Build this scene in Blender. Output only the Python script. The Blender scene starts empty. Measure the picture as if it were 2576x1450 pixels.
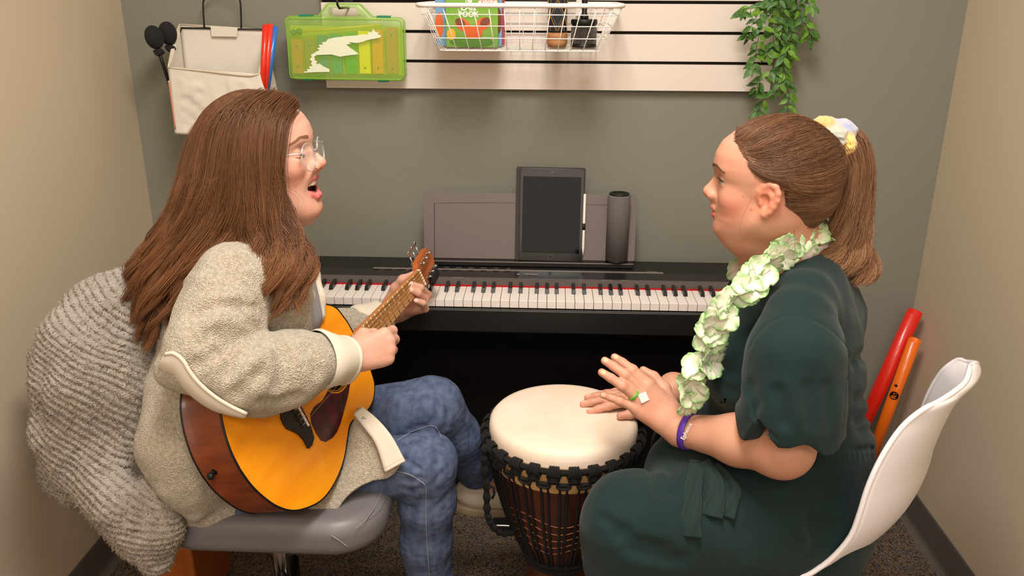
import bpy, bmesh, math, random
import numpy as np
from math import sin, cos, pi, radians, sqrt
from mathutils import Vector, Matrix, noise as mnoise
SC = bpy.context.scene
COL = SC.collection
random.seed(7)
rng = np.random.default_rng(7)
# ---------------------------------------------------------------- camera geometry
F = 2100.0; H = 1.47; PITCH = radians(19.7); YAW = radians(2.5); ROLL = 0.004
def ray(px, py):
    u, v = px-1288.0, 725.0-py
    c, s = cos(ROLL), sin(ROLL); u, v = u*c-v*s, u*s+v*c
    z = v*cos(PITCH)-F*sin(PITCH); f = F*cos(PITCH)+v*sin(PITCH)
    return np.array([u*cos(YAW)-f*sin(YAW), f*cos(YAW)+u*sin(YAW), z])
def P(px, py, Y):
    d = ray(px, py); t = Y/d[1]
    return np.array([d[0]*t, Y, H+d[2]*t])
def PZ(px, py, Z):
    d = ray(px, py); t = (Z-H)/d[2]
    return np.array([d[0]*t, d[1]*t, Z])
cam_d = bpy.data.cameras.new('camera'); cam = bpy.data.objects.new('camera', cam_d); COL.objects.link(cam)
cam_d.sensor_width = 36; cam_d.lens = F/2576*36; cam_d.clip_start = 0.05; cam_d.clip_end = 50
cam.matrix_world = (Matrix.Translation((0, 0, H)) @ Matrix.Rotation(YAW, 4, 'Z') @ Matrix.Rotation(pi/2-PITCH, 4, 'X') @ Matrix.Rotation(ROLL, 4, 'Z'))
SC.camera = cam
SC.view_settings.view_transform = 'Standard'; SC.view_settings.look = 'None'
SC.view_settings.gamma = 1; SC.view_settings.use_curve_mapping = False
SC.view_settings.exposure = 0.0
# ---------------------------------------------------------------- materials
def lin(c):
    c = [x/255.0 for x in c]
    return tuple((x/12.92 if x <= 0.04045 else ((x+0.055)/1.055)**2.4) for x in c)+(1.0,)
MATS = {}
def mat(name, rgb, rough=0.6, metal=0.0, bump=None, var=None, spec=0.5, trans=0.0, ior=1.45, alpha=1.0,
        attr=False, sheen=0.0, sss=0.0, coat=0.0, emis=None, coord='Object'):
    """rgb in sRGB 0-255; bump=(scale,strength,kind,distance); var=(scale,rgb2,amount[,stretch])"""
    m = bpy.data.materials.new(name); m.use_nodes = True
    nt = m.node_tree; N = nt.nodes; L = nt.links
    b = N['Principled BSDF']
    b.inputs['Base Color'].default_value = lin(rgb)
    b.inputs['Roughness'].default_value = rough; b.inputs['Metallic'].default_value = metal
    b.inputs['Specular IOR Level'].default_value = spec
    b.inputs['Transmission Weight'].default_value = trans; b.inputs['IOR'].default_value = ior
    b.inputs['Alpha'].default_value = alpha
    if sheen: b.inputs['Sheen Weight'].default_value = sheen; b.inputs['Sheen Roughness'].default_value = 0.6
    if sss:
        b.inputs['Subsurface Weight'].default_value = sss; b.inputs['Subsurface Radius'].default_value = (1, .35, .2)
        b.inputs['Subsurface Scale'].default_value = 0.006
    if coat: b.inputs['Coat Weight'].default_value = coat; b.inputs['Coat Roughness'].default_value = 0.08
    if emis: b.inputs['Emission Color'].default_value = lin(emis[:3]); b.inputs['Emission Strength'].default_value = emis[3]
    tc = N.new('ShaderNodeTexCoord'); src = tc.outputs[coord]
    col = None
    if attr:
        a = N.new('ShaderNodeAttribute'); a.attribute_name = 'Col'; col = a.outputs['Color']
    if var:
        sc, c2, amt = var[:3]
        mp = N.new('ShaderNodeMapping'); L.new(src, mp.inputs[0])
        if len(var) > 3: mp.inputs['Scale'].default_value = var[3]
        n = N.new('ShaderNodeTexNoise'); n.inputs['Scale'].default_value = sc; n.inputs['Detail'].default_value = 5
        L.new(mp.outputs[0], n.inputs['Vector'])
        rp = N.new('ShaderNodeMapRange'); rp.inputs[1].default_value = .35; rp.inputs[2].default_value = .65
        rp.inputs[4].default_value = amt
        L.new(n.outputs[0], rp.inputs[0])
        mx = N.new('ShaderNodeMix'); mx.data_type = 'RGBA'
        L.new(rp.outputs[0], mx.inputs[0])
        if col: L.new(col, mx.inputs[6])
        else: mx.inputs[6].default_value = lin(rgb)
        mx.inputs[7].default_value = lin(c2)
        col = mx.outputs[2]
    if col: L.new(col, b.inputs['Base Color'])
    if bump:
        sc, st, kind, dist = bump[:4]
        mp = N.new('ShaderNodeMapping'); L.new(src, mp.inputs[0])
        if len(bump) > 4: mp.inputs['Scale'].default_value = bump[4]
        if kind == 'noise':
            t = N.new('ShaderNodeTexNoise'); t.inputs['Detail'].default_value = 4; o = t.outputs[0]
        elif kind == 'voronoi':
            t = N.new('ShaderNodeTexVoronoi'); o = t.outputs[0]
        else:
            t = N.new('ShaderNodeTexWave'); t.inputs['Distortion'].default_value = 2.0; o = t.outputs[1]
        t.inputs['Scale'].default_value = sc; L.new(mp.outputs[0], t.inputs['Vector'])
        bp = N.new('ShaderNodeBump'); bp.inputs['Strength'].default_value = st; bp.inputs['Distance'].default_value = dist
        L.new(o, bp.inputs['Height']); L.new(bp.outputs[0], b.inputs['Normal'])
    MATS[name] = m
    return m
# ---------------------------------------------------------------- mesh builder
class MB:
    def __init__(s): s.v = []; s.f = []; s.uv = None
    def add(s, vs, fs):
        o = len(s.v); s.v += [tuple(map(float, v)) for v in vs]; s.f += [tuple(i+o for i in f) for f in fs]; return s
    def box(s, lo, hi, M=None):
        (a, b, c), (d, e, f) = lo, hi
        vs = [(a, b, c), (d, b, c), (d, e, c), (a, e, c), (a, b, f), (d, b, f), (d, e, f), (a, e, f)]
        if M is not None: vs = [tuple(M @ Vector(v)) for v in vs]
        return s.add(vs, [(0, 3, 2, 1), (4, 5, 6, 7), (0, 1, 5, 4), (1, 2, 6, 5), (2, 3, 7, 6), (3, 0, 4, 7)])
    def prism(s, poly, z0, z1, M=None):
        """poly in XY, extruded z0..z1, mapped by M"""
        n = len(poly); vs = [(x, y, z0) for x, y in poly]+[(x, y, z1) for x, y in poly]
        if M is not None: vs = [tuple(M @ Vector(v)) for v in vs]
        fs = [tuple(range(n))[::-1], tuple(range(n, 2*n))]+[(i, (i+1) % n, n+(i+1) % n, n+i) for i in range(n)]
        return s.add(vs, fs)
    def lathe(s, prof, n=48, M=None, cap=True):
        """prof list of (r,z)"""
        vs = []; fs = []
        for r, z in prof:
            for i in range(n):
                a = 2*pi*i/n; vs.append((r*cos(a), r*sin(a), z))
        for j in range(len(prof)-1):
            for i in range(n):
                k = (i+1) % n; fs.append((j*n+i, j*n+k, (j+1)*n+k, (j+1)*n+i))
        if cap:
            if prof[0][0] > 1e-5: fs.append(tuple(range(n))[::-1])
            if prof[-1][0] > 1e-5: fs.append(tuple((len(prof)-1)*n+i for i in range(n)))
        if M is not None: vs = [tuple(M @ Vector(v)) for v in vs]
        return s.add(vs, fs)
    def tube(s, pts, r, n=8, closed=False, cap=True):
        pts = [np.array(p, float) for p in pts]; m = len(pts)
        rs = r if hasattr(r, '__len__') else [r]*m
        T = []
        for i in range(m):
            a = pts[(i-1) % m] if (closed or i > 0) else pts[i]; b = pts[(i+1) % m] if (closed or i < m-1) else pts[i]
            t = b-a; T.append(t/(np.linalg.norm(t)+1e-12))
        u = np.cross(T[0], [0, 0, 1]);
        if np.linalg.norm(u) < .1: u = np.cross(T[0], [1, 0, 0])
        u /= np.linalg.norm(u); vs = []; fs = []
        for i in range(m):
            u = u-T[i]*(u@T[i]); u /= np.linalg.norm(u)+1e-12; w = np.cross(T[i], u)
            for k in range(n):
                a = 2*pi*k/n; vs.append(pts[i]+(u*cos(a)+w*sin(a))*rs[i])
        for i in range(m if closed else m-1):
            j = (i+1) % m
            for k in range(n):
                l = (k+1) % n; fs.append((i*n+k, i*n+l, j*n+l, j*n+k))
        if cap and not closed: fs += [tuple(range(n))[::-1], tuple((m-1)*n+k for k in range(n))]
        return s.add(vs, fs)
    def ball(s, c, r, n=12, M=None):
        r = r if hasattr(r, '__len__') else (r, r, r); vs = []; fs = []
        for i in range(n+1):
            t = pi*i/n
            for j in range(2*n):
                a = pi*j/n; v = Vector((r[0]*sin(t)*cos(a), r[1]*sin(t)*sin(a), r[2]*cos(t)))
                if M is not None: v = M @ v
                vs.append((v[0]+c[0], v[1]+c[1], v[2]+c[2]))
        for i in range(n):
            for j in range(2*n):
                k = (j+1) % (2*n); fs.append((i*2*n+j, (i+1)*2*n+j, (i+1)*2*n+k, i*2*n+k))
        return s.add(vs, fs)
    def grid(s, fn, nu, nv, closed_u=False):
        vs = [fn(i/(nu if closed_u else nu-1), j/(nv-1)) for i in range(nu) for j in range(nv)]; fs = []
        for i in range(nu if closed_u else nu-1):
            for j in range(nv-1):
                k = (i+1) % nu; fs.append((i*nv+j, k*nv+j, k*nv+j+1, i*nv+j+1))
        return s.add(vs, fs)
    def build(s, name, m, parent=None, smooth=False, bevel=0.0, solid=0.0, sub=0, loc=None):
        me = bpy.data.meshes.new(name); vs = s.v
        me.from_pydata(vs, [], s.f); me.update()
        if smooth: me.polygons.foreach_set('use_smooth', [True]*len(me.polygons))
        ms = m if isinstance(m, (list, tuple)) else [m]
        for q in ms: me.materials.append(q)
        o = bpy.data.objects.new(name, me); COL.objects.link(o)
        if parent is not None: o.parent = parent
        if loc is not None: o.location = loc
        if solid: md = o.modifiers.new('solid', 'SOLIDIFY'); md.thickness = solid; md.offset = 0
        if bevel: md = o.modifiers.new('bevel', 'BEVEL'); md.width = bevel; md.segments = 3; md.limit_method = 'ANGLE'; md.angle_limit = radians(40); me.polygons.foreach_set('use_smooth', [True]*len(me.polygons))
        if bevel: md.harden_normals = True
        if sub: md = o.modifiers.new('sub', 'SUBSURF'); md.levels = sub; md.render_levels = sub
        return o
def tag(o, label=None, cat=None, group=None, kind=None):
    if label: o['label'] = label
    if cat: o['category'] = cat
    if group: o['group'] = group
    if kind: o['kind'] = kind
    return o
def thing(name, label, cat, loc=(0, 0, 0), group=None, M=None):
    o = bpy.data.objects.new(name, None); COL.objects.link(o); o.empty_display_size = .05
    if M is not None: o.matrix_world = M
    else: o.location = loc
    return tag(o, label, cat, group)
def frame(o, x, z):
    """matrix with local X along x, local Z near z, origin o"""
    x = Vector(x).normalized(); z = Vector(z); y = z.cross(x).normalized(); z = x.cross(y)
    M = Matrix.Identity(4)
    for i in range(3): M[i][0] = x[i]; M[i][1] = y[i]; M[i][2] = z[i]; M[i][3] = o[i]
    return M
def catmull(pts, n=8):
    p = np.array(pts, float); p = np.vstack([2*p[0]-p[1], p, 2*p[-1]-p[-2]]); out = []
    for i in range(1, len(p)-2):
        for k in range(n):
            t = k/n; a, b, c, d = p[i-1], p[i], p[i+1], p[i+2]
            out.append(.5*((2*b)+(c-a)*t+(2*a-5*b+4*c-d)*t*t+(3*b-a-3*c+d)*t**3))
    out.append(p[-2]); return np.array(out)
def text_mesh(txt, size, m, name, M, parent=None, depth=0.0005, bold=0.0, align='CENTER'):
    cu = bpy.data.curves.new(name, 'FONT'); cu.body = txt; cu.size = size; cu.extrude = depth; cu.align_x = align; cu.align_y = 'CENTER'
    cu.offset = bold
    t = bpy.data.objects.new(name, cu); COL.objects.link(t)
    bpy.context.view_layer.update()
    me = bpy.data.meshes.new_from_object(t.evaluated_get(bpy.context.evaluated_depsgraph_get()))
    bpy.data.objects.remove(t); me.name = name
    me.materials.clear(); me.materials.append(m)
    o = bpy.data.objects.new(name, me); COL.objects.link(o)
    if parent is not None: o.parent = parent
    o.matrix_local = M
    return o
# ---------------------------------------------------------------- implicit surface engine
def norm(v): v = np.array(v, float); return v/(np.linalg.norm(v)+1e-12)
class Sdf:
    def __init__(s): s.ops = []
    def _a(s, op, fn, c, r, k): s.ops.append((op, fn, np.array(c, float), float(r), k)); return s
    def cone(s, a, b, ra, rb=None, k=.01, op='u', flat=None):
        a = np.array(a, float); b = np.array(b, float); rb = ra if rb is None else rb; ab = b-a; L2 = ab@ab+1e-12
        if flat is None:
            def fn(p):
                q = p-a; t = np.clip(q@ab/L2, 0, 1)
                return np.sqrt(((q-t[:, None]*ab)**2).sum(1))-(ra+(rb-ra)*t)
        else:
            ax = norm(flat[0]); f = flat[1]
            def fn(p):
                q = p-a; t = np.clip(q@ab/L2, 0, 1); w = q-t[:, None]*ab; c = w@ax
                w = w+c[:, None]*ax*(1/f-1); R = ra+(rb-ra)*t; l = np.sqrt((w**2).sum(1))+1e-9
                return (l-R)*np.sqrt(((w-(w@ax)[:, None]*ax*(1-f))**2).sum(1))/l
        return s._a(op, fn, (a+b)/2, sqrt(L2)/2+max(ra, rb), k)
    def chain(s, pts, rs, k=.01, op='u', flat=None, k0=None):
        for i in range(len(pts)-1): s.cone(pts[i], pts[i+1], rs[i], rs[i+1], k if (i or k0 is None) else k0, op, flat)
        return s
    def ell(s, c, r, k=.01, op='u', R=None):
        c = np.array(c, float); r = np.array(r, float)
        def fn(p):
            q = p-c
            if R is not None: q = q@R
            k0 = np.sqrt(((q/r)**2).sum(1)); k1 = np.sqrt(((q/(r*r))**2).sum(1))+1e-9
            return k0*(k0-1)/k1
        return s._a(op, fn, c, r.max(), k)
    def box(s, c, h, rad, k=.01, op='u', R=None):
        c = np.array(c, float); h = np.array(h, float)
        def fn(p):
            q = p-c
            if R is not None: q = q@R
            q = np.abs(q)-h+rad; return np.sqrt((np.maximum(q, 0)**2).sum(1))+np.minimum(q.max(1), 0)-rad
        return s._a(op, fn, c, np.linalg.norm(h), k)
    def disp(s, fn, c, r): return s._a('d', fn, c, r, 0)
    def groove(s, pts, w, dep):
        """negative dep = ridge.  smooth crease along a polyline"""
        pts = np.array(pts, float); c = pts.mean(0); r = np.sqrt(((pts-c)**2).sum(1)).max()+3*w
        n = len(pts); seg = np.linspace(0, 1, n)
        def fn(p):
            best = np.full(len(p), 9.); 
            tt = np.zeros(len(p))
            for i in range(n-1):
                ab = pts[i+1]-pts[i]; q = p-pts[i]; t = np.clip(q@ab/(ab@ab+1e-12), 0, 1)
                d = ((q-t[:, None]*ab)**2).sum(1); m = d < best; best = np.where(m, d, best); tt = np.where(m, (i+t)/(n-1), tt)
            fade = np.clip(np.minimum(tt, 1-tt)*5, 0.0, 1)
            return dep*np.exp(-best/(w*w))*fade
        return s._a('d', fn, c, r, 0)
    def ev(s, p, c=None, R=0):
        D = np.full(len(p), 1.0)
        for op, fn, pc, pr, k in s.ops:
            if c is not None and np.linalg.norm(pc-c) > R+pr+k+.012: continue
            if op == 'd':
                D = D+fn(p); continue
            d = fn(p)
            if op == 'u':
                if k > 0: h = np.maximum(k-np.abs(D-d), 0)/k; D = np.minimum(D, d)-h*h*k*.25
                else: D = np.minimum(D, d)
            elif op == 's':
                d = -d
                if k > 0: h = np.maximum(k-np.abs(D-d), 0)/k; D = np.maximum(D, d)+h*h*k*.25
                else: D = np.maximum(D, d)
            elif op == 'i':
                if k > 0: h = np.maximum(k-np.abs(D-d), 0)/k; D = np.maximum(D, d)+h*h*k*.25
                else: D = np.maximum(D, d)
        return D
    def mesh(s, res, lo=None, hi=None, N=20):
        if lo is None:
            us = [(c, r) for op, fn, c, r, k in s.ops if op == 'u']
            lo = np.min([c-r for c, r in us], 0)-.01; hi = np.max([c+r for c, r in us], 0)+.01
        lo = np.floor(np.array(lo)/res).astype(int); hi = np.ceil(np.array(hi)/res).astype(int)
        nb = (hi-lo)//N+1; B = N*res; R = B*sqrt(3)/2
        ii = np.stack(np.meshgrid(*[np.arange(n) for n in nb], indexing='ij'), -1).reshape(-1, 3)
        cen = (lo+ii*N+N/2)*res
        # two level culling of blocks
        D = np.full(len(cen), 1.0); CH = 4096
        for i in range(0, len(cen), CH): D[i:i+CH] = s.ev(cen[i:i+CH])
        act = ii[np.abs(D) < R*1.35+.020]
        g = np.arange(N+1); off = np.stack(np.meshgrid(g, g, g, indexing='ij'), -1).reshape(-1, 3)
        dim = (hi-lo)+2*N+4; S1 = dim[1]*dim[2]; S2 = dim[2]
        ids = []; vs = []; quads = []
        E = [((0,0,0),(1,0,0)),((0,1,0),(1,1,0)),((0,0,1),(1,0,1)),((0,1,1),(1,1,1)),((0,0,0),(0,1,0)),((1,0,0),(1,1,0)),((0,0,1),(0,1,1)),((1,0,1),(1,1,1)),((0,0,0),(0,0,1)),((1,0,0),(1,0,1)),((0,1,0),(0,1,1)),((1,1,0),(1,1,1))]
        for b in act:
            base = lo+b*N; p = (base+off)*res
            V = s.ev(p, (base+N/2)*res, R).reshape(N+1, N+1, N+1)
            sg = V < 0
            if sg.all() or not sg.any(): continue
            acc = np.zeros((N, N, N, 3)); cnt = np.zeros((N, N, N))
            for e0, e1 in E:
                A = V[e0[0]:e0[0]+N, e0[1]:e0[1]+N, e0[2]:e0[2]+N]; C = V[e1[0]:e1[0]+N, e1[1]:e1[1]+N, e1[2]:e1[2]+N]
                m = (A < 0) != (C < 0)
                t = np.where(m, A/np.where(m, A-C, 1), 0)
                for ax in range(3): acc[..., ax] += np.where(m, e0[ax]+t*(e1[ax]-e0[ax]), 0)
                cnt += m
            cm = cnt > 0
            ci = np.argwhere(cm); pos = acc[cm]/cnt[cm][:, None]
            gl = ci+b*N+1
            ids.append(gl[:, 0]*S1+gl[:, 1]*S2+gl[:, 2]); vs.append((base+ci+pos)*res)
            for ax in range(3):
                s0 = V[:N, :N, :N]
                sh = [slice(0, N)]*3; sh[ax] = slice(1, N+1); s1 = V[tuple(sh)]
                m = (s0 < 0) != (s1 < 0); e = np.argwhere(m)
                if not len(e): continue
                flip = (s0[m] < 0)
                ge = e+b*N+1; u, w = (ax+1) % 3, (ax+2) % 3
                def idx(du, dw):
                    q = ge.copy(); q[:, u] -= du; q[:, w] -= dw; return q[:, 0]*S1+q[:, 1]*S2+q[:, 2]
                Q = np.stack([idx(1, 1), idx(0, 1), idx(0, 0), idx(1, 0)], 1)
                Q[~flip] = Q[~flip][:, ::-1]; quads.append(Q)
        ids = np.concatenate(ids); vs = np.concatenate(vs); Q = np.concatenate(quads)
        ui, first = np.unique(ids, return_index=True); vs = vs[first]
        k = np.searchsorted(ui, Q); k = np.minimum(k, len(ui)-1); ok = (ui[k] == Q).all(1); k = k[ok]
        return vs, k
def np_mesh(name, vs, fs, m, parent=None, smooth=True, col=None):
    """vs (n,3), fs (m,k) numpy arrays"""
    me = bpy.data.meshes.new(name); vs = np.asarray(vs, np.float32); fs = np.asarray(fs, np.int32); nf, k = fs.shape
    me.vertices.add(len(vs)); me.vertices.foreach_set('co', vs.ravel())
    me.loops.add(nf*k); me.loops.foreach_set('vertex_index', fs.ravel())
    me.polygons.add(nf); me.polygons.foreach_set('loop_start', np.arange(0, nf*k, k, dtype=np.int32))
    me.update(calc_edges=True)
    if smooth: me.polygons.foreach_set('use_smooth', np.ones(nf, bool))
    me.materials.append(m)
    if col is not None:
        a = me.color_attributes.new('Col', 'FLOAT_COLOR', 'POINT')
        c = np.ones((len(vs), 4), np.float32); c[:, :3] = col; a.data.foreach_set('color', c.ravel())
    me.validate()
    o = bpy.data.objects.new(name, me); COL.objects.link(o)
    if parent is not None: o.parent = parent
    return o
def relax(vs, fs, it=1, lam=.5, near=None):
    if near is not None:
        a, b, r = near; ab = b-a; t = np.clip((vs-a)@ab/(ab@ab), 0, 1); m = (((vs-a-t[:, None]*ab)**2).sum(1) < r*r); w = m[:, None]*lam
    for _ in range(it):
        acc = np.zeros_like(vs); cnt = np.zeros(len(vs))
        for a, b in ((0, 1), (1, 2), (2, 3), (3, 0)):
            np.add.at(acc, fs[:, a], vs[fs[:, b]]); np.add.at(acc, fs[:, b], vs[fs[:, a]])
            np.add.at(cnt, fs[:, a], 1); np.add.at(cnt, fs[:, b], 1)
        vs = vs+(lam if near is None else w)*(acc/np.maximum(cnt, 1)[:, None]-vs)
    return vs
def vnoise(p, sc, seed=0):
    """cheap smooth value noise, vectorised"""
    q = p*sc+seed*17.3; i = np.floor(q).astype(np.int64); f = q-i; f = f*f*(3-2*f)
    def h(a, b, c):
        n = (a*374761393+b*668265263+c*2147483647+seed*974634777) & 0x7fffffff
        n = ((n ^ (n >> 13))*1274126177) & 0x7fffffff
        return ((n ^ (n >> 16)) & 0xffff)/65535.0*2-1
    r = 0
    for dx in (0, 1):
        wx = f[:, 0] if dx else 1-f[:, 0]
        for dy in (0, 1):
            wy = f[:, 1] if dy else 1-f[:, 1]
            for dz in (0, 1):
                wz = f[:, 2] if dz else 1-f[:, 2]
                r = r+wx*wy*wz*h(i[:, 0]+dx, i[:, 1]+dy, i[:, 2]+dz)
    return r
def strands(name, curves, r0, m, parent, r1=None, sides=3, rcol=None):
    """curves (n, k, 3) -> one mesh of thin tapered tubes; rcol (n,3) colours"""
    C = np.asarray(curves, float); n, k, _ = C.shape
    T = np.gradient(C, axis=1); T /= np.linalg.norm(T, axis=2, keepdims=True)+1e-12
    ref = np.array([0.3, -0.9, 0.2]); U = np.cross(T, ref); U /= np.linalg.norm(U, axis=2, keepdims=True)+1e-9
    W = np.cross(T, U); t = np.linspace(0, 1, k)
    r1 = r0*.3 if r1 is None else r1
    rad = (r0+(r1-r0)*t**2)[None, :, None]*np.ones((n, 1, 1))
    rad[:, -1] *= .3
    V = np.stack([C+(U*cos(2*pi*a/sides)+W*sin(2*pi*a/sides))*rad for a in range(sides)], 2)  # n,k,s,3
    base = (np.arange(n)*k*sides)[:, None, None]+(np.arange(k-1)*sides)[None, :, None]
    a = np.arange(sides); b = (a+1) % sides
    q = np.stack([base+a, base+b, base+b+sides, base+a+sides], -1).reshape(-1, 4)
    col = None
    if rcol is not None:
        rcol = np.asarray(rcol)
        col = np.repeat(rcol, k*sides, axis=0) if rcol.ndim == 2 else np.repeat(rcol[:, :, None, :], sides, axis=2).reshape(-1, 3)
    return np_mesh(name, V.reshape(-1, 3), q, m, parent, True, col)
# ---------------------------------------------------------------- room
XL, XR, YB, YF, ZC = -1.164, 1.077, 2.336, -2.3, 2.55
m_gray = mat('sage_gray_paint', (132, 131, 119), .62, bump=(260, .12, 'noise', .001), spec=.3)
m_beige = mat('beige_paint', (200, 184, 160), .62, bump=(260, .15, 'noise', .001), spec=.3)
m_ceil = mat('ceiling_white', (225, 220, 210), .9)
m_base = mat('vinyl_cove_base', (96, 89, 83), .55)
def carpet_mat():
    m = bpy.data.materials.new('loop_carpet'); m.use_nodes = True; nt = m.node_tree; N = nt.nodes; L = nt.links; b = N['Principled BSDF']
    tc = N.new('ShaderNodeTexCoord'); mp = N.new('ShaderNodeMapping'); L.new(tc.outputs['Object'], mp.inputs[0]); mp.inputs['Scale'].default_value = (1, .62, 1)
    v = N.new('ShaderNodeTexVoronoi'); v.inputs['Scale'].default_value = 330; L.new(mp.outputs[0], v.inputs['Vector'])
    r = N.new('ShaderNodeValToRGB'); L.new(v.outputs['Color'], r.inputs[0]); e = r.color_ramp.elements
    e[0].position = .0; e[0].color = lin((70, 58, 50)); e[1].position = 1; e[1].color = lin((166, 146, 122))
    for p, c in ((.3, (112, 96, 80)), (.5, (128, 104, 78)), (.62, (92, 90, 96)), (.8, (140, 118, 100))): q = e.new(p); q.color = lin(c)
    r.color_ramp.interpolation = 'CONSTANT'
    L.new(r.outputs[0], b.inputs['Base Color']); b.inputs['Roughness'].default_value = .95; b.inputs['Specular IOR Level'].default_value = .1
    bp = N.new('ShaderNodeBump'); bp.inputs['Strength'].default_value = .9; bp.inputs['Distance'].default_value = .004; bp.invert = True
    L.new(v.outputs['Distance'], bp.inputs['Height']); L.new(bp.outputs[0], b.inputs['Normal'])
    return m
m_carpet = carpet_mat()
T = .1
def struct(name, lo, hi, m):
    return tag(MB().box(lo, hi).build(name, m), kind='structure')
struct('floor', (XL-T, YF-T, -.1), (XR+T, YB+T, 0), m_carpet)
struct('ceiling', (XL-T, YF-T, ZC), (XR+T, YB+T, ZC+.1), m_ceil)
struct('wall_back', (XL-T, YB, 0), (XR+T, YB+T, ZC), m_gray)
struct('wall_left', (XL-T, YF, 0), (XL, YB, ZC), m_beige)
struct('wall_right', (XR, YF, 0), (XR+T, YB, ZC), m_beige)
struct('wall_front', (XL-T, YF-T, 0), (XR+T, YF, ZC), m_beige)
def cove(name, a, b, nrm):
    """vinyl cove base between a and b, nrm points into the room"""
    a = Vector(a); b = Vector(b); n = Vector(nrm); prof = [(0, .105), (.0025, .105), (.0035, .1), (.0035, .02), (.006, .01), (.012, .004), (.02, .0), (0, 0)]
    mb = MB(); vs = [p+n*x+Vector((0, 0, z)) for p in (a, b) for x, z in prof]; k = len(prof)
    mb.add(vs, [(i, (i+1) % k, k+(i+1) % k, k+i) for i in range(k)]+[tuple(range(k)), tuple(range(k, 2*k))[::-1]])
    tag(mb.build(name, m_base), kind='structure')
cove('baseboard_left', (XL, YF, 0), (XL, YB, 0), (1, 0, 0))
cove('baseboard_right', (XR, YF, 0), (XR, YB, 0), (-1, 0, 0))
cove('baseboard_back', (XL, YB, 0), (XR, YB, 0), (0, -1, 0))
# ---------------------------------------------------------------- lights
def area(name, loc, sx, sy, power, col, rot=(0, 0, 0), spread=180):
    l = bpy.data.lights.new(name, 'AREA'); l.shape = 'RECTANGLE'; l.size = sx; l.size_y = sy; l.energy = power; l.color = col; l.spread = radians(spread)
    o = bpy.data.objects.new(name, l); COL.objects.link(o); o.location = loc; o.rotation_euler = rot; return o
WARM = (1.0, .94, .865)
area('ceiling_panel_light', (.0, .75, 2.53), .40, 1.1, 51, WARM)
area('rear_fill_light', (-.05, -1.0, 2.53), 1.1, .55, 35, WARM)  # added fill lamp behind the camera, softens the main panel's contrast
area('front_wall_fill_light', (0, YF+.05, 1.5), 1.6, 1.2, 14, (1.0, .9, .8), rot=(pi/2, 0, 0))  # added fill lamp before the solid front wall, which has no window
w = bpy.data.worlds.new('world'); SC.world = w; w.use_nodes = True; w.node_tree.nodes['Background'].inputs[0].default_value = (.5, .42, .34, 1); w.node_tree.nodes['Background'].inputs[1].default_value = .25
# ---------------------------------------------------------------- slatwall
m_white = mat('white_laminate', (228, 216, 206), .45)
m_black = mat('black_plastic', (14, 13, 13), .45)
m_blackrub = mat('black_rubber', (20, 19, 19), .7)
m_groove = mat('groove_black', (16, 13, 12), .8)
t = thing('slatted_display_board', 'white slatted display board with black grooves mounted on the gray wall', 'display board', (0, YB-.001, 1.2))
MB().box((-.61, -.012, .012), (.585, 0, .62)).build('backing', m_groove, t)
for k in range(8):
    z0 = .014+k*.0765; x0 = -.611-(.0 if k else 0)
    MB().box((x0, -.024, z0), (.588, -.0115, z0+.0685)).build('slat', m_white, t, bevel=.0006)
# ---------------------------------------------------------------- wire basket
m_wire = mat('white_coated_wire', (236, 230, 222), .35)
def wire_basket():
    t = thing('wire_basket', 'white wire basket holding books and shakers, hung on the slatwall', 'basket', (0, 2.14, 1.33))
    Xc = (P(1045, 8, 2.03)[0]+P(1572, 8, 2.03)[0])/2; W = (P(1572, 8, 2.03)-P(1048, 8, 2.03))[0]/2
    yf, yb, zt, zb = 2.025-2.14, 2.305-2.14, .105, .002
    def loop(w, y0, y1, z, r=.03, n=6):
        pts = []
        for cx, cy, a0 in ((w-r, y1-r, 0), (-w+r, y1-r, pi/2), (-w+r, y0+r, pi), (w-r, y0+r, 1.5*pi)):
            for i in range(n+1): a = a0+i*pi/2/n; pts.append((Xc+cx+r*cos(a), cy+r*sin(a), z))
        return pts
    MB().tube(loop(W, yf, yb, zt), .0055, 10, closed=True).build('rim', m_wire, t, smooth=True)
    mb = MB(); wb = W*.80
    for f in (.28, .55, .8): mb.tube(loop(wb+(W-wb)*f, yf+.03*(1-f), yb, zb+(zt-zb)*f, .02), .0012, 5, closed=True)
    mb.tube(loop(wb, yf+.03, yb, zb, .015), .0014, 5, closed=True)
    nw = 13
    for i in range(nw):
        f = i/(nw-1)*2-1; xt = Xc+f*(W-.025); xb = Xc+f*(wb-.012)
        mb.tube([(xt, yf, zt), (xb, yf+.03, zb), (xb, yb, zb), (xt, yb, zt)], .0012, 5)
    for i in range(8):
        y = yf+.05+i*(yb-yf-.06)/7
        mb.tube([(Xc-W, y-.015, zt), (Xc-wb, y, zb), (Xc+wb, y, zb), (Xc+W, y-.015, zt)], .0012, 5)
    mb.build('wire_grid', m_wire, t, smooth=True)
    for s in (-1, 1): MB().box((Xc+s*.15-.012, yb-.004, zt-.03), (Xc+s*.15+.012, yb+.006, zt+.01)).build('hook', m_wire, t)
    return Xc, W, t
BX, BW, basket = wire_basket()
BZ = 1.335
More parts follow.
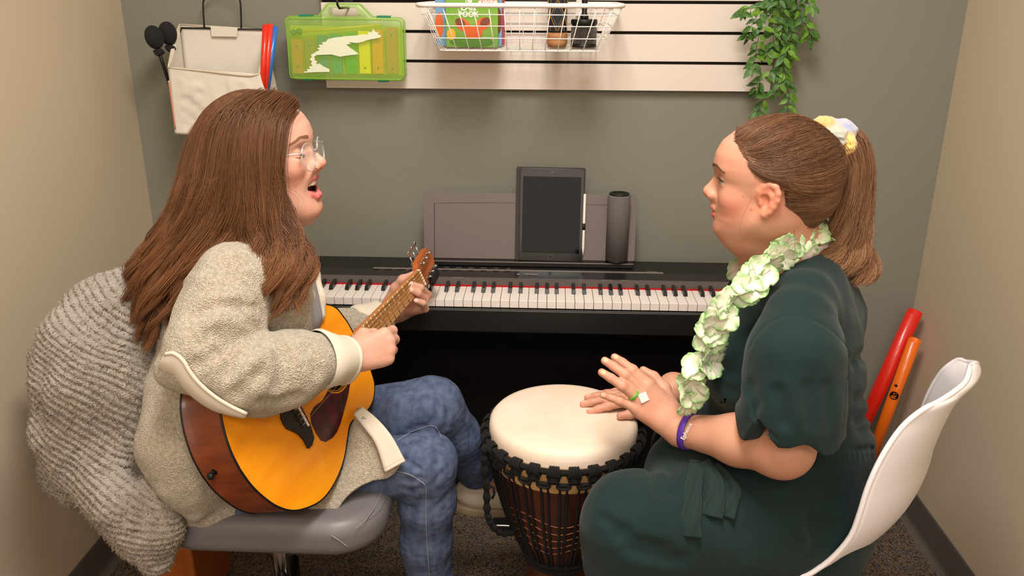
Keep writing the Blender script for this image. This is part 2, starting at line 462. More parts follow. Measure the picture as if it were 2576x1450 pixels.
# books standing in the basket
def book(name, label, px0, px1, ytop, ybot, Y, rgb, th, group, rgbp=(235, 228, 214), tilt=-.06):
    a = P(px0, ybot, Y); b = P(px1, ybot, Y); h = P((px0+px1)/2, ytop, Y)[2]-BZ-.004; w = b[0]-a[0]
    t = thing(name, label, 'book', (0, 0, 0), group, M=Matrix.Translation(((a[0]+b[0])/2, Y, BZ+.002)) @ Matrix.Rotation(tilt, 4, 'X'))
    mc = mat(name+'_cover', rgb, .35, coat=.3)
    MB().box((-w/2, 0, 0), (w/2, .0015, h)).build('front_cover', mc, t, bevel=.0005)
    MB().box((-w/2, th-.0015, 0), (w/2, th, h)).build('back_cover', mc, t, bevel=.0005)
    MB().box((-w/2+.001, .0015, .001), (w/2-.002, th-.0015, h-.001)).build('pages', MATS.get('pages') or mat('pages', rgbp, .8), t)
    return t, w, h
tb, w, h = book('board_book', 'green board book with orange picture and white title, frontmost in the basket', 1123, 1252, -40, 128, 2.10, (112, 160, 38), .016, None)
m_or = mat('cover_orange', (216, 96, 30), .4); m_brn = mat('cover_brown', (120, 60, 34), .4); m_wt = mat('cover_white', (236, 228, 214), .4); m_rd = mat('cover_red', (190, 40, 40), .4); m_yl = mat('cover_yellow', (232, 176, 40), .4)
m_dgreen = mat('cover_green_dark', (78, 128, 30), .4)
def disc(pts): return pts
def ov(cx, cz, rx, rz, n=20, a=0): return [(cx+rx*cos(2*pi*i/n)*cos(a)-rz*sin(2*pi*i/n)*sin(a), cz+rx*cos(2*pi*i/n)*sin(a)+rz*sin(2*pi*i/n)*cos(a)) for i in range(n)]
MF = Matrix.Rotation(pi/2, 4, 'X')   # XY drawing -> XZ plane facing -Y
def decal(name, parent, poly, m, y=-.0004, th=.0004):
    return MB().prism(poly, -y, -y+th, MF).build(name, m, parent)
decal('cover_picture', tb, ov(0, .012, w*.44, .012), m_dgreen, -.0003)
decal('cover_picture', tb, ov(-.022, .052, .02, .014, a=-.5), m_or); decal('cover_picture', tb, ov(.026, .054, .02, .014, a=.5), m_or)
decal('cover_picture', tb, ov(.004, .035, .022, .016), m_or, -.0006)
decal('cover_picture', tb, ov(-.028, .057, .013, .009, a=-.5), m_brn, -.0006); decal('cover_picture', tb, ov(.032, .059, .013, .009, a=.5), m_brn, -.0006)
decal('cover_picture', tb, ov(-.050, .030, .011, .013), m_yl)
for s, z, tx in ((.017, .0755, 'BOOK'), (.021, .0915, 'EAR'), (.011, .1065, 'The')):
    text_mesh(tx, s, m_wt, 'title', Matrix.Translation((-.008, -.0006, z)) @ MF, tb, .0003, .0006)
decal('cover_badge', tb, [(.016, .097), (.062, .099), (.062, .114), (.016, .112)], m_wt)
text_mesh('Bright and Early', .0075, m_rd, 'badge_text', Matrix.Translation((.039, -.0009, .1085)) @ MF, tb, .0003)
text_mesh('Board Books', .006, m_rd, 'badge_text', Matrix.Translation((.039, -.0009, .1025)) @ MF, tb, .0003)
text_mesh('Al Perkins', .006, m_wt, 'author_text', Matrix.Translation((.035, -.0006, .022)) @ MF, tb, .0003)
tb2, w, h = book('blue_picture_book', 'light blue picture book standing behind the green book in the basket', 1097, 1262, -35, 126, 2.145, (112, 160, 200), .018, None, tilt=-.03)
decal('cover_picture', tb2, ov(-.072, .05, .01, .03), m_or); decal('cover_picture', tb2, ov(.074, .06, .008, .03), m_brn)
tb3, w, h = book('red_picture_book', 'thin red-edged picture book at the back of the basket books', 1104, 1269, -20, 124, 2.19, (190, 60, 70), .012, None, tilt=0)
# patterned shaker tube
m_dot = mat('shaker_dark', (34, 32, 34), .5); m_ydot = mat('dot_yellow', (224, 160, 40), .5); m_bdot = mat('dot_blue', (120, 150, 176), .5); m_wood = mat('light_wood', (196, 142, 92), .5, var=(12, (150, 98, 58), .8, (1, 1, 8)))
def shaker():
    c = P(1401, 130, 2.12); R = (P(1427, 100, 2.12)-P(1376, 100, 2.12))[0]/2
    t = thing('dotted_shaker_tube', 'dark shaker tube with dotted diamonds and a wooden foot, in the wire basket', 'shaker', (c[0], 2.14, BZ))
    MB().lathe([(0, .002), (R*.9, .002), (R*1.02, .012), (R*1.02, .03), (R*.96, .036), (0, .036)], 32).build('wooden_foot', m_wood, t, smooth=True)
    my = MB(); mbb = MB(); mw = MB(); R2 = R*.95
    for k in range(90):
        z = .042+k*.0024
        for j in range(4):
            a = 2*pi*(j+.5)/4-.8; ph = (z/.075) % 1.0; d = abs(ph-.5)*2*(pi/4)
            for s in (-1, 1):
                q = a+s*d; p = (R2*cos(q), R2*sin(q), z); my.ball(p, .0011, 3)
                if k % 1 == 0: q2 = a+s*max(d-.22, 0); mbb.ball((R2*cos(q2), R2*sin(q2), z), .0009, 3)
            if k % 2 == 0:
                q = a+pi/4; d2 = max(.3-d, 0)
                if d2 > 0: mw.ball((R2*cos(q), R2*sin(q), z), .001, 3)
    allm = MB().lathe([(0, .036), (R*.93, .036), (R*.95, .04), (R*.95, .26), (R*.9, .265), (0, .265)], 32); cnt = [len(allm.f)]
    for q in (my, mbb, mw): allm.add(q.v, q.f); cnt.append(len(allm.f))
    o = allm.build('tube', [m_dot, m_ydot, m_bdot, m_wire], t, smooth=True)
    for i, p in enumerate(o.data.polygons): p.material_index = 0 if i < cnt[0] else 1 if i < cnt[1] else 2 if i < cnt[2] else 3
shaker()
m_chrome = mat('chrome', (200, 198, 196), .12, 1.0); m_bead = mat('steel_beads', (150, 146, 142), .25, 1.0)
def cabasa():
    c = P(1468, 130, 2.12); R = (P(1501, 100, 2.12)-P(1435, 100, 2.12))[0]/2
    t = thing('cabasa', 'black cabasa with steel beads round its drum, in the wire basket', 'cabasa', (c[0], 2.14, BZ))
    MB().lathe([(0, .002), (R, .002), (R, .008), (R*.9, .012), (R*.9, .052), (R, .056), (R*1.03, .062), (R*.98, .067), (0, .068)], 40).build('drum', m_black, t, smooth=False, bevel=.0006)
    MB().lathe([(0, .066), (.010, .066), (.010, .075), (.006, .082), (.008, .12), (.011, .17), (.010, .2), (0, .203)], 20).build('handle', m_black, t, smooth=True)
    mb = MB()
    for k in range(13):
        for j in range(44):
            a = 2*pi*(j+(k % 2)*.5)/44; mb.ball((R*.95*cos(a), R*.95*sin(a), .012+k*.0031), .00165, 3)
    mb.build('bead_chain', m_bead, t, smooth=True)
cabasa()
# ---------------------------------------------------------------- xylophone case
def glass_tint(name, rgb, rough, alpha, tr=.0):
    return mat(name, rgb, rough, alpha=alpha, trans=tr)
m_case = mat('translucent_green_plastic', (168, 218, 84), .3, alpha=.36, coat=.3)
m_caseedge = mat('green_plastic_edge', (150, 208, 70), .3, alpha=.6)
m_latch = mat('teal_latch', (20, 128, 98), .4)
def rrect(x0, z0, x1, z1, r, n=5):
    pts = []
    for cx, cz, a0 in ((x1-r, z1-r, 0), (x0+r, z1-r, pi/2), (x0+r, z0+r, pi), (x1-r, z0+r, 1.5*pi)):
        for i in range(n+1): a = a0+i*pi/2/n; pts.append((cx+r*cos(a), cz+r*sin(a)))
    return pts
def xylo_case():
    Y = 2.235; a = P(727, 200, Y); b = P(1017, 202, Y); w = b[0]-a[0]; s = w/290.0   # metres per pixel on the case
    hz = P(727, 42, Y)[2]-P(727, 200, Y)[2]
    t = thing('xylophone_case', 'translucent green carry case with a rainbow xylophone inside, hanging on the slatwall', 'xylophone case', M=Matrix.Translation((a[0], Y, a[2])) @ Matrix.Rotation(.008, 4, 'Y'))
    D = .05
    body = [(0, hz-.008), (.006, hz), (80*s, hz+.002), (98*s, hz+24*s), (104*s, hz+31*s), (182*s, hz+31*s), (190*s, hz+24*s), (212*s, hz+.002), (w-.008, hz), (w, hz-.008), (w, .012), (w-.01, 0), (.018, 0), (.006, .01)]
    hole = rrect(108*s, hz+3*s, 180*s, hz+22*s, .008)
    # shell: outline strip plus front and back faces (frame with handle hole built from quads)
    bm = bmesh.new()
    for y in (0, D):
        vo = [bm.verts.new((x, y, z)) for x, z in body]; vi = [bm.verts.new((x, y, z)) for x, z in hole]
        es = [bm.edges.new((vo[i], vo[(i+1) % len(vo)])) for i in range(len(vo))]+[bm.edges.new((vi[i], vi[(i+1) % len(vi)])) for i in range(len(vi))]
        bmesh.ops.triangle_fill(bm, edges=es, use_beauty=True)
        if y == 0: fo, fi = vo, vi
        else:
            for A, B in ((fo, vo), (fi, vi)):
                for i in range(len(A)): j = (i+1) % len(A); bm.faces.new((A[i], A[j], B[j], B[i]))
    bmesh.ops.recalc_face_normals(bm, faces=bm.faces)
    me = bpy.data.meshes.new('shell'); bm.to_mesh(me); bm.free(); me.materials.append(m_case)
    o = bpy.data.objects.new('shell', me); COL.objects.link(o); o.parent = t
    md = o.modifiers.new('bevel', 'BEVEL'); md.width = .003; md.segments = 2; md.limit_method = 'ANGLE'; md.angle_limit = radians(50)
    mb = MB()
    rim = [(x, -.001, z) for x, z in rrect(.004, .004, w-.004, hz-.004, .009)]
    mb.tube(rim, .0016, 6, closed=True); mb.tube([(x, D*.5, z) for x, z in body], .0022, 6, closed=True)
    mb.build('seam_rib', m_caseedge, t, smooth=True)
    for x in (33, 225):
        MB().box((x*s, .01, hz-.001), ((x+32)*s, .035, hz+5*s)).build('latch', m_latch, t, bevel=.001)
    for x in (30, 222):
        MB().box((x*s, .01, -.004), ((x+26)*s, .03, .002)).build('latch', m_latch, t, bevel=.001)
    cols = [(196, 128, 66), (150, 132, 70), (66, 130, 120), (50, 152, 112), (60, 170, 56), (248, 234, 30), (236, 150, 40), (190, 124, 70)]
    xs = [8, 41, 74, 107, 143, 177, 210, 245]; tops = [97, 101, 106, 110, 113, 118, 122, 127]
    m_tray = mat('pale_green_tray', (196, 210, 70), .5)
    MB().box((5*s, .028, 12*s), (w-5*s, .032, 128*s)).build('tray', m_tray, t)
    for i, (x, tp) in enumerate(zip(xs, tops)):
        bar = MB().box((x*s, .012, (14+i*.4)*s), ((x+28)*s, .018, tp*s)).build('tone_bar', mat('bar_%d' % i, cols[i], .4), t, bevel=.0008)
        for z in (tp-18, 30): MB().lathe([(0, -.002), (.0022, -.002), (.0026, 0), (0, 0)], 12, Matrix.Translation(((x+14)*s, .0115, z*s)) @ Matrix.Rotation(-pi/2, 4, 'X')).build('screw', m_latch, bar)
        MB().box(((x+29)*s, .014, 14*s), ((x+31)*s, .018, tp*s)).build('bar_rail', mat('rail_%d' % i, (190, 176, 60), .5), t)
    for dz, dx in ((0, 0), (5, 14)):
        c0 = np.array([(18+dx)*s, .01, (112+dz*.6)*s]); c1 = np.array([(235+dx*.3)*s, .01, (132+dz*.4)*s])
        mt = MB().tube([c0, c1], .0022, 8).build('mallet_stick', MATS.get('mallet_yellow') or mat('mallet_yellow', (216, 196, 70), .5), t, smooth=True)
        MB().ball(c0, .008, 8).build('mallet_head', MATS.get('mallet_green') or mat('mallet_green', (60, 110, 60), .5), mt, smooth=True)
    # torn white paper label on the front
    tp = [(40, 17), (72, 19), (104, 20), (104, 27), (90, 33), (80, 40), (72, 38), (74, 46), (68, 48), (70, 52), (67, 55), (74, 60), (90, 61), (112, 62), (132, 57), (150, 60), (166, 62), (180, 64), (172, 70), (160, 78), (150, 86), (162, 88), (156, 92), (176, 90), (190, 93), (204, 98), (220, 101), (232, 103), (238, 108), (228, 112), (233, 117), (224, 116), (218, 124), (214, 116), (206, 117), (204, 110), (190, 111), (176, 108), (150, 106), (136, 104), (120, 102), (104, 98), (100, 92), (88, 90), (92, 86), (80, 84), (84, 79), (76, 76), (82, 72), (75, 69), (69, 65), (60, 61), (62, 55), (56, 50), (62, 44), (58, 40), (62, 34), (52, 32), (56, 27), (46, 25), (50, 21), (40, 20)]
    decal('torn_label', t, [(x*s, z*s) for x, z in tp], mat('torn_paper', (226, 232, 206), .8), -.0012, .0006)
    # slatwall hook that carries it
    hk = thing('slatwall_hook', 'black slatwall hook holding the green xylophone case', 'hook', (a[0]+145*s, YB-.02, a[2]+hz+.03))
    MB().box((-.012, -.004, -.035), (.012, 0, .02)).build('plate', m_black, hk)
    MB().tube([(0, 0, -.008), (0, -.11, -.008), (-.002, -.118, .0), (-.003, -.12, .014)], .003, 8).build('prong', m_black, hk, smooth=True)
xylo_case()
# ---------------------------------------------------------------- digital piano
m_pbody = mat('piano_black', (24, 22, 22), .42, bump=(900, .1, 'noise', .0005))
m_ppanel = mat('piano_panel_gloss', (34, 31, 31), .25)
m_pgray = mat('piano_gray_strip', (92, 82, 78), .45)
m_pline = mat('piano_silver_line', (150, 140, 134), .35, .4)
m_key = mat('ivory_white_key', (236, 226, 218), .28)
m_bkey = mat('matte_black_key', (22, 20, 20), .3)
m_felt = mat('red_felt', (170, 14, 20), .95)
m_print = mat('panel_print', (176, 168, 160), .6)
PX = -.045; PW = .663
pn = thing('digital_piano', 'long black digital piano on its stand against the gray wall', 'piano', (PX, 2.1, 0))
KZ = .732; KF = 1.966-2.1
def pbox(name, lo, hi, m, bevel=.0, par=pn): return MB().box(lo, hi).build(name, m, par, bevel=bevel)
# case: lower tray, end blocks, upper panel
pbox('case', (-PW, KF-.012, .655), (PW, .148, .708), m_pbody, .004)
pbox('key_slip', (-PW, KF-.02, .652), (PW, KF-.004, .712), m_pbody, .003)
for s in (-1, 1): pbox('end_block', (s*PW-(.05 if s > 0 else 0), KF-.018, .70), (s*PW+(.05 if s < 0 else 0), .0, .748), m_pbody, .005)
prof = [(-.012, .70), (-.012, .7455), (.018, .7485), (.018, .70)]
def strip(name, y0, z0, y1, z1, m, th=.012, x0=-PW, x1=PW):
    return MB().add([(x0, y0, z0-th), (x1, y0, z0-th), (x1, y1, z1-th), (x0, y1, z1-th), (x0, y0, z0), (x1, y0, z0), (x1, y1, z1), (x0, y1, z1)],
        [(0, 3, 2, 1), (4, 5, 6, 7), (0, 1, 5, 4), (1, 2, 6, 5), (2, 3, 7, 6), (3, 0, 4, 7)]).build(name, m, pn)
yR = PZ(1330, 718, .738)[1]-2.1
yA = PZ(1330, 701, .745)[1]-2.1; yB = PZ(1330, 683, .748)[1]-2.1; yC = PZ(1330, 680, .748)[1]-2.1; yD = .150
strip('front_strip', yR, .7425, yA, .7455, m_pgray, .04); strip('control_panel', yA, .7450, yB, .748, m_ppanel, .03)
strip('silver_line', yB, .7485, yC, .7487, m_pline, .03, x0=-.43, x1=.36); strip('top_panel', yC, .748, yD, .750, m_pbody, .09)
strip('top_panel', yB, .7478, yC, .748, m_pbody, .03)
strip('felt_strip', yR-.0025, .7355, yR+.001, .7365, m_felt, .004)
wk = .0235; n0 = -26*wk
def wkey():
    mb = MB(); g = .0006
    mb.box((g, KF, -.02), (wk-g, KF+.150, 0)); return mb
first = None; names = 'ABCDEFG'
for i in range(52):
    if first is None: first = wkey().build('white_key', m_key, pn, bevel=.0009); first.location = (n0, 0, KZ); o = first
    else: o = first.copy(); COL.objects.link(o); o.parent = pn; o.location = (n0+i*wk, 0, KZ)
fb = None
for i in range(51):
    if names[i % 7] in 'BE': continue
    off = {'A': .0015, 'C': -.002, 'D': .002, 'F': -.003, 'G': 0}[names[i % 7]]
    x = n0+(i+1)*wk+off
    if fb is None:
        a, b = -.0055, .0055; yf, yb2 = KF+.052, yR+.006
        fb = MB().add([(a, yf, 0), (b, yf, 0), (b, yb2, 0), (a, yb2, 0), (a+.0012, yf+.006, .0115), (b-.0012, yf+.006, .0115), (b-.0012, yb2, .0125), (a+.0012, yb2, .0125)],
            [(0, 3, 2, 1), (4, 5, 6, 7), (0, 1, 5, 4), (1, 2, 6, 5), (2, 3, 7, 6), (3, 0, 4, 7)]).build('black_key', m_bkey, pn, bevel=.0008); o = fb
    else: o = fb.copy(); COL.objects.link(o); o.parent = pn
    o.location = (x, 0, KZ)
# printing on the panels
text_mesh('YAMAHA', .0092, m_print, 'logo', Matrix.Translation((.002, (yA+yB)/2, .7478)), pn, .0002, .0003)
MB().lathe([(0, 0), (.0036, 0), (.0036, .0003), (0, .0003)], 20, Matrix.Translation((-.031, (yA+yB)/2, .7476))).build('logo_mark', m_print, pn)
for i in range(24):
    x = -.50+i*.0335
    if -.02 < x < .38 or x < -.1: text_mesh(str(i % 10), .0042, m_print, 'number_print', Matrix.Translation((x, (yR+yA)/2+.002, .7450)), pn, .0001)
for x, tx in ((.205, 'DAMPER RES.'), (.252, 'STRINGS'), (-.19, 'METRONOME')): text_mesh(tx, .0044, m_print, 'panel_print', Matrix.Translation((x, yA-.004, .7456)), pn, .0001)
for x, tx in ((.196, 'ON'), (.216, 'OFF'), (.243, 'ON'), (.263, 'OFF')): text_mesh(tx, .0034, m_print, 'panel_print', Matrix.Translation((x, yA-.011, .7452)), pn, .0001)
for i in range(11):
    x = -.42+i*.034+(.02 if i > 4 else 0)
    if -.33 < x: text_mesh(['DEMO', 'SONG', 'REC', 'PLAY', 'TEMPO', 'PIANO', 'E.PIANO', 'ORGAN', 'STRINGS', 'HARPSI', 'BASS'][i], .0042, m_print, 'panel_print', Matrix.Translation((x, yC+.009, .7489)), pn, .0001)
    pbox('button', (x-.008, yB-.006, .7465), (x+.008, yB-.002, .7488), m_black)
pbox('power_light', (-.335, yB-.006, .7475), (-.333, yB-.003, .7486), mat('red_led', (230, 20, 60), .4, emis=(255, 30, 60, 1.5)))
text_mesh('DIGITAL PIANO', .0042, m_print, 'panel_print', Matrix.Translation((.33, yC+.003, .7489)), pn, .0001)
# music rest
def rest():
    rl, rr = P(1065, 485, 2.235)[0]-PX, P(1604, 495, 2.22)[0]-PX
    y0 = PZ(1330, 655, .762)[1]-2.1; z0 = .764; y1 = y0+.03; z1 = .944
    a = math.atan2(y1-y0, z1-z0); M = Matrix.Translation(((rl+rr)/2, y0, z0)) @ Matrix.Rotation(-a, 4, 'X'); hw = (rr-rl)/2; h = sqrt((y1-y0)**2+(z1-z0)**2)
    m_rest = mat('music_rest_gray', (112, 102, 99), .5, bump=(1500, .15, 'noise', .0004))
    poly = rrect(-hw, 0, hw, h, .006)
    o = MB().prism(poly, 0, .005, M @ MF @ Matrix.Scale(-1, 4, (0, 0, 1))).build('music_rest', m_rest, pn, bevel=.0008)
    n = 24; top = [(-hw+.03+i*(2*hw-.06)/n, h-.026-.004*((i/n*2-1)**2)) for i in range(n+1)]
    line = [(-hw+.03, .001)]+top+[(hw-.03, .001)]
    mb = MB().tube([M @ Vector((x, -.0002, z)) for x, z in line], .0007, 5); mb.build('recess_line', m_black, o)
    lip = pbox('rest_tray', (rl+.002, y0-.024, .7505), (rr-.005, y0+.012, .7635), m_pbody, .0015)
    pbox('tray_edge', (rl+.002, y0-.0245, .7620), (rr-.005, y0-.022, .7638), m_pline)
    return M, y0
MR, yrest = rest()
# stand
m_stand = mat('stand_black_laminate', (17, 15, 15), .7, spec=.25)
for s in (-1, 1): pbox('stand_leg', (s*.64-.01, -.08, 0), (s*.64+.01, .13, .654), m_stand, .002)
pbox('back_panel', (-.63, .105, .02), (.63, .12, .62), m_stand, .001)
pbox('cross_rail', (-.63, -.04, .60), (.63, -.025, .652), m_stand)
pbox('cross_rail', (-.63, .09, .02), (.63, .105, .10), m_stand)
# sustain pedal on the floor
pd = thing('sustain_pedal', 'small metal sustain pedal on the carpet under the piano', 'pedal', (-.10, 2.10, 0))
MB().box((-.04, -.02, .0), (.04, .07, .022)).build('housing', m_black, pd, bevel=.004)
MB().box((-.042, -.09, .022), (.034, .0, .03)).build('treadle', m_chrome, pd, bevel=.003)
# tablet, stylus, speaker on the music rest tray
def tablet():
    a = P(1310, 645, 2.21); b = P(1466, 647, 2.21); w = .169; h = .240
    x = (PZ(1307, 645, .765)[0]+PZ(1461, 647, .765)[0])/2
    tilt = math.atan2(.030, .18)
    y = 2.1+yrest-.012
    hh = P((1385), 424, y+.035)[2]-.766
    hh = hh/cos(tilt); s = hh/.240
    w = PZ(1461, 647, .765)[0]-PZ(1306, 647, .765)[0]
    M = Matrix.Translation((x, y, .7645)) @ Matrix.Rotation(.007, 4, 'Y') @ Matrix.Rotation(-tilt, 4, 'X')
    t = thing('tablet', 'black tablet in a dark case leaning on the piano music rest', 'tablet', M=M)
    m_scr = mat('tablet_glass', (7, 7, 8), .05, spec=.18); m_bez = mat('tablet_bezel', (12, 12, 13), .12); m_tc = mat('tablet_case', (58, 50, 48), .7)
    MB().prism(rrect(-w/2, 0, w/2, hh, .007), 0, .006, MF @ Matrix.Translation((0, 0, -.006))).build('body', m_bez, t, bevel=.0006)
    MB().prism(rrect(-w/2+.007, .022, w/2-.007, hh-.022, .001), 0, .0003, MF).build('screen', m_scr, t)
    MB().prism(ov(0, .011, .0048, .0048), 0, .0005, MF).build('home_button', m_black, t)
    mb = MB().tube([(x_, -.0006, z_) for x_, z_ in ov(0, .011, .0048, .0048)], .0003, 4, closed=True); mb.build('button_ring', m_pline, t)
    MB().prism(ov(0, hh-.010, .0012, .0012), 0, .0004, MF).build('front_camera', m_pline, t)
    MB().prism(rrect(-w/2-.012, -.001, w/2+.004, hh+.003, .006), 0, .003, MF @ Matrix.Translation((0, 0, -.0105))).build('case', m_tc, t, bevel=.0006)
    # stylus held at the side of the case
    st = thing('stylus', 'white stylus pencil clipped to the right side of the tablet', 'stylus', M=M)
    m_st = mat('stylus_white', (236, 230, 222), .3)
    x0 = w/2+.0035
    MB().lathe([(0, 0), (.0008, .002), (.0036, .02), (.0037, .164), (.003, .168), (0, .1685)], 16, Matrix.Translation((x0, .002, .018))).build('barrel', m_st, st, smooth=True)
    MB().lathe([(.0042, 0), (.0042, .018)], 16, Matrix.Translation((x0, .002, .088))).build('holder_band', m_black, st, smooth=True)
tablet()
def speaker():
    x = PZ(1548, 648, .765)[0]; y = 2.1+yrest-.003; hz = P(1549, 486, y)[2]-.764; R = .0305
    t = thing('smart_speaker', 'dark gray fabric cylinder speaker standing on the music rest tray', 'speaker', (x, y, .7640))
    m_fab = mat('speaker_fabric', (112, 108, 106), .9, bump=(1400, .5, 'voronoi', .001), var=(600, (84, 81, 80), .6))
    MB().lathe([(0, 0), (R-.004, 0), (R-.001, .003), (R-.001, .008), (0, .008)], 40).build('base', m_black, t, smooth=True)
    MB().lathe([(0, .008), (R, .008), (R, hz-.008), (R-.002, hz-.004), (R-.006, hz-.003), (0, hz-.003)], 48).build('fabric_sleeve', m_fab, t, smooth=True)
    MB().lathe([(R-.003, hz-.004), (R-.004, hz), (R-.009, hz), (R-.010, hz-.002), (0, hz-.002)], 40).build('top_ring', m_black, t, smooth=True)
speaker()
# ---------------------------------------------------------------- canvas caddy on the wall
m_canvas = mat('natural_canvas', (222, 214, 202), .9, bump=(900, .35, 'noise', .0008), spec=.2)
m_cantrim = mat('canvas_trim', (214, 200, 178), .9, spec=.2)
m_ironwire = mat('black_iron_wire', (18, 17, 17), .45)
def canvas_bag():
    yb, yf = 2.30, 2.18
    o = np.array([P(560, 335, 2.24)[0], 2.24, 1.1]); V = lambda px, py, Y: P(px, py, Y)-o
    t = thing('canvas_caddy', 'cream canvas hanging caddy with side pockets on the wall behind the guitarist', 'bag', tuple(o))
    BL, BR = V(452, 62, yb), V(664, 76, yb); FL, FR = V(424, 170, yf), V(652, 186, yf)
    bl, br = V(441, 336, yf), V(700, 350, yf); kl, kr = bl+np.array([.004, .09, -.01]), br+np.array([0, .09, -.01])
    def sheet(A, B, C, D, nu=26, nv=26, amp=.004, seed=0):
        def fn(u, v):
            p = (A*(1-u)+B*u)*(1-v)+(D*(1-u)+C*u)*v
            e = min(u, 1-u, v, 1-v)*6; e = min(e, 1); q = np.array([[p[0], p[2], seed]])
            w = vnoise(q, 22, seed)[0]*.6+vnoise(q, 60, seed)[0]*.25
            return p+np.array([w*amp*.4, w*amp, 0])*e
        return fn
    mb = MB()
    mb.grid(sheet(FL, FR, br, bl, seed=1, amp=.011), 40, 40)
    mb.grid(sheet(BL, BR, kr, kl, seed=2, amp=.004), 20, 20)
    mb.grid(sheet(BL, FL, bl, kl, seed=3, amp=.003), 12, 20)
    mb.grid(sheet(FR, BR, kr, br, seed=4, amp=.004), 12, 20)
    mb.grid(sheet(bl, br, kr, kl, seed=5, amp=.0), 8, 8)
    mb.build('body', m_canvas, t, smooth=True, solid=.003)
    mb = MB(); mb.tube(catmull([BL, BL*.5+FL*.5+[-.004, 0, .0], FL], 5), .0032, 7)
    mb.build('side_trim', m_cantrim, t, smooth=True)
    mb = MB(); mb.tube(catmull([FL, FL*.6+FR*.4+[0, -.003, -.002], FL*.15+FR*.85+[0, -.004, -.006], FR], 6), .0028, 7)
    mb.build('rim_trim', m_cantrim, t, smooth=True)
    MB().tube(catmull([FR, FR*.45+BR*.55+[.004, 0, .01], BR], 5), .0028, 7).build('side_trim', m_cantrim, t, smooth=True)
    MB().tube([BL, BR], .0032, 7).build('top_trim', m_cantrim, t, smooth=True)
    # wire frame and hanging handle
    y = yb-.006
    MB().tube([V(447, 112, y), V(456, 70, y), V(664, 74, y), V(660, 108, y)], .0022, 7).build('wire_frame', m_ironwire, t, smooth=True)
    MB().tube(catmull([V(514, 69, y-.002), V(511, 20, y-.002), V(513, 0, y-.002), V(530, -22, y-.002), V(560, -30, y-.002), V(590, -20, y-.002), V(603, 0, y-.002), V(606, 30, y-.002), V(607, 70, y-.002)], 6), .0024, 8).build('handle', m_ironwire, t, smooth=True)
    a, b = V(529, 66, yb-.012), V(597, 70, yb-.012); c, d = V(596, 93, yb-.014), V(532, 92, yb-.014)
    MB().add([a, b, c, d, a+[0, .003, 0], b+[0, .003, 0], c+[0, .003, 0], d+[0, .003, 0]], [(0, 3, 2, 1), (4, 5, 6, 7), (0, 1, 5, 4), (1, 2, 6, 5), (2, 3, 7, 6), (3, 0, 4, 7)]).build('flap', m_canvas, t, bevel=.001)
    # side pockets
    mp = mat('pocket_mesh_orange', (214, 138, 110), .9, bump=(1200, .5, 'voronoi', .001))
    for s, A, B, C, D in ((-1, V(424, 206, yf-.003), V(424, 206, yf)+[-.004, .09, 0], V(443, 325, yf)+[0, .09, 0], V(441, 325, yf-.003)),
                          (1, V(653, 226, yf-.022), V(684, 231, yf-.008), V(704, 345, yf+.01), V(690, 345, yf-.010))):
        MB().grid(sheet(A, B, C, D, amp=.002, seed=7), 10, 10).build('side_pocket', mp if s < 0 else m_canvas, t, smooth=True, solid=.003)
        MB().tube([A, B], .0026, 6).build('pocket_trim', m_cantrim, t, smooth=True)
    return o
canvas_bag()
def mallets():
    for i, (hx, hy, Y, sx, sy, nm) in enumerate(((388, 94, 2.19, 424, 205, 'black padded mallet in the canvas caddy pocket, the left one'), (422, 84, 2.235, 444, 205, 'black padded mallet in the canvas caddy pocket, the right one'))):
        h = P(hx, hy, Y); f = P(sx, sy, Y+.01); d = norm(h-f); g = f-d*.08
        t = thing('padded_mallet', nm, 'mallet', tuple(h), 'mallets in the canvas caddy')
        MB().tube([h*0, (f-h)*.6, g-h], .0045, 8).build('stick', m_black, t, smooth=True)
        M = frame((0, 0, 0), d, (0, -1, .2)).to_3x3().to_4x4()
        m_foam = MATS.get('foam_black') or mat('foam_black', (30, 28, 30), .95, bump=(500, .3, 'noise', .002))
        MB().ball((0, 0, 0), (.030, .023, .022), 14, M).build('head', m_foam, t, smooth=True)
        mb = MB(); ring = [M @ Vector((-.038+.004*sin(3*a), .009*cos(a), .009*sin(a))) for a in np.linspace(0, 2*pi, 14)[:-1]]
        mb.tube(ring, .005, 6, closed=True); mb.ball(M @ Vector((-.037, .0, .0)), (.010, .011, .011), 8)
        mb.build('collar', m_foam, t, smooth=True)
mallets()
for i, (x0, y0, x1, y1, rgb, nm) in enumerate(((668, 62, 660, 228, (226, 44, 26), 'left of the two red sound tubes in the canvas caddy'), (680, 60, 667, 228, (232, 52, 30), 'right of the two red sound tubes, next to the blue one'), (693, 66, 671, 228, (36, 116, 204), 'blue sound tube in the right pocket of the canvas caddy'))):
    Y = 2.188+i*.010; a = P(x0, y0, Y); b = P(x1, y1, Y); b2 = b+(b-a)*.3
    t = thing('sound_tube', nm, 'tube', tuple(a), 'sound tubes in the canvas caddy')
    mm = mat('tube_%d' % i, rgb, .3, coat=.4); d = norm(a-b2); M = frame((0, 0, 0), d, (0, -1, 0)) @ Matrix.Rotation(-pi/2, 4, 'Y') @ Matrix.Rotation(pi, 4, 'X')
    L_ = float(np.linalg.norm(a-b2)); R_ = .0075
    MB().lathe([(R_, 0), (R_, L_), (R_-.0012, L_), (R_-.0012, 0.01), (0, .01)], 20, Matrix.Rotation(0, 4, 'X') @ (frame((0, 0, 0), -Vector(d), (0, -1, 0)) @ Matrix.Rotation(pi/2, 4, 'Y'))).build('tube_wall', mm, t, smooth=True)
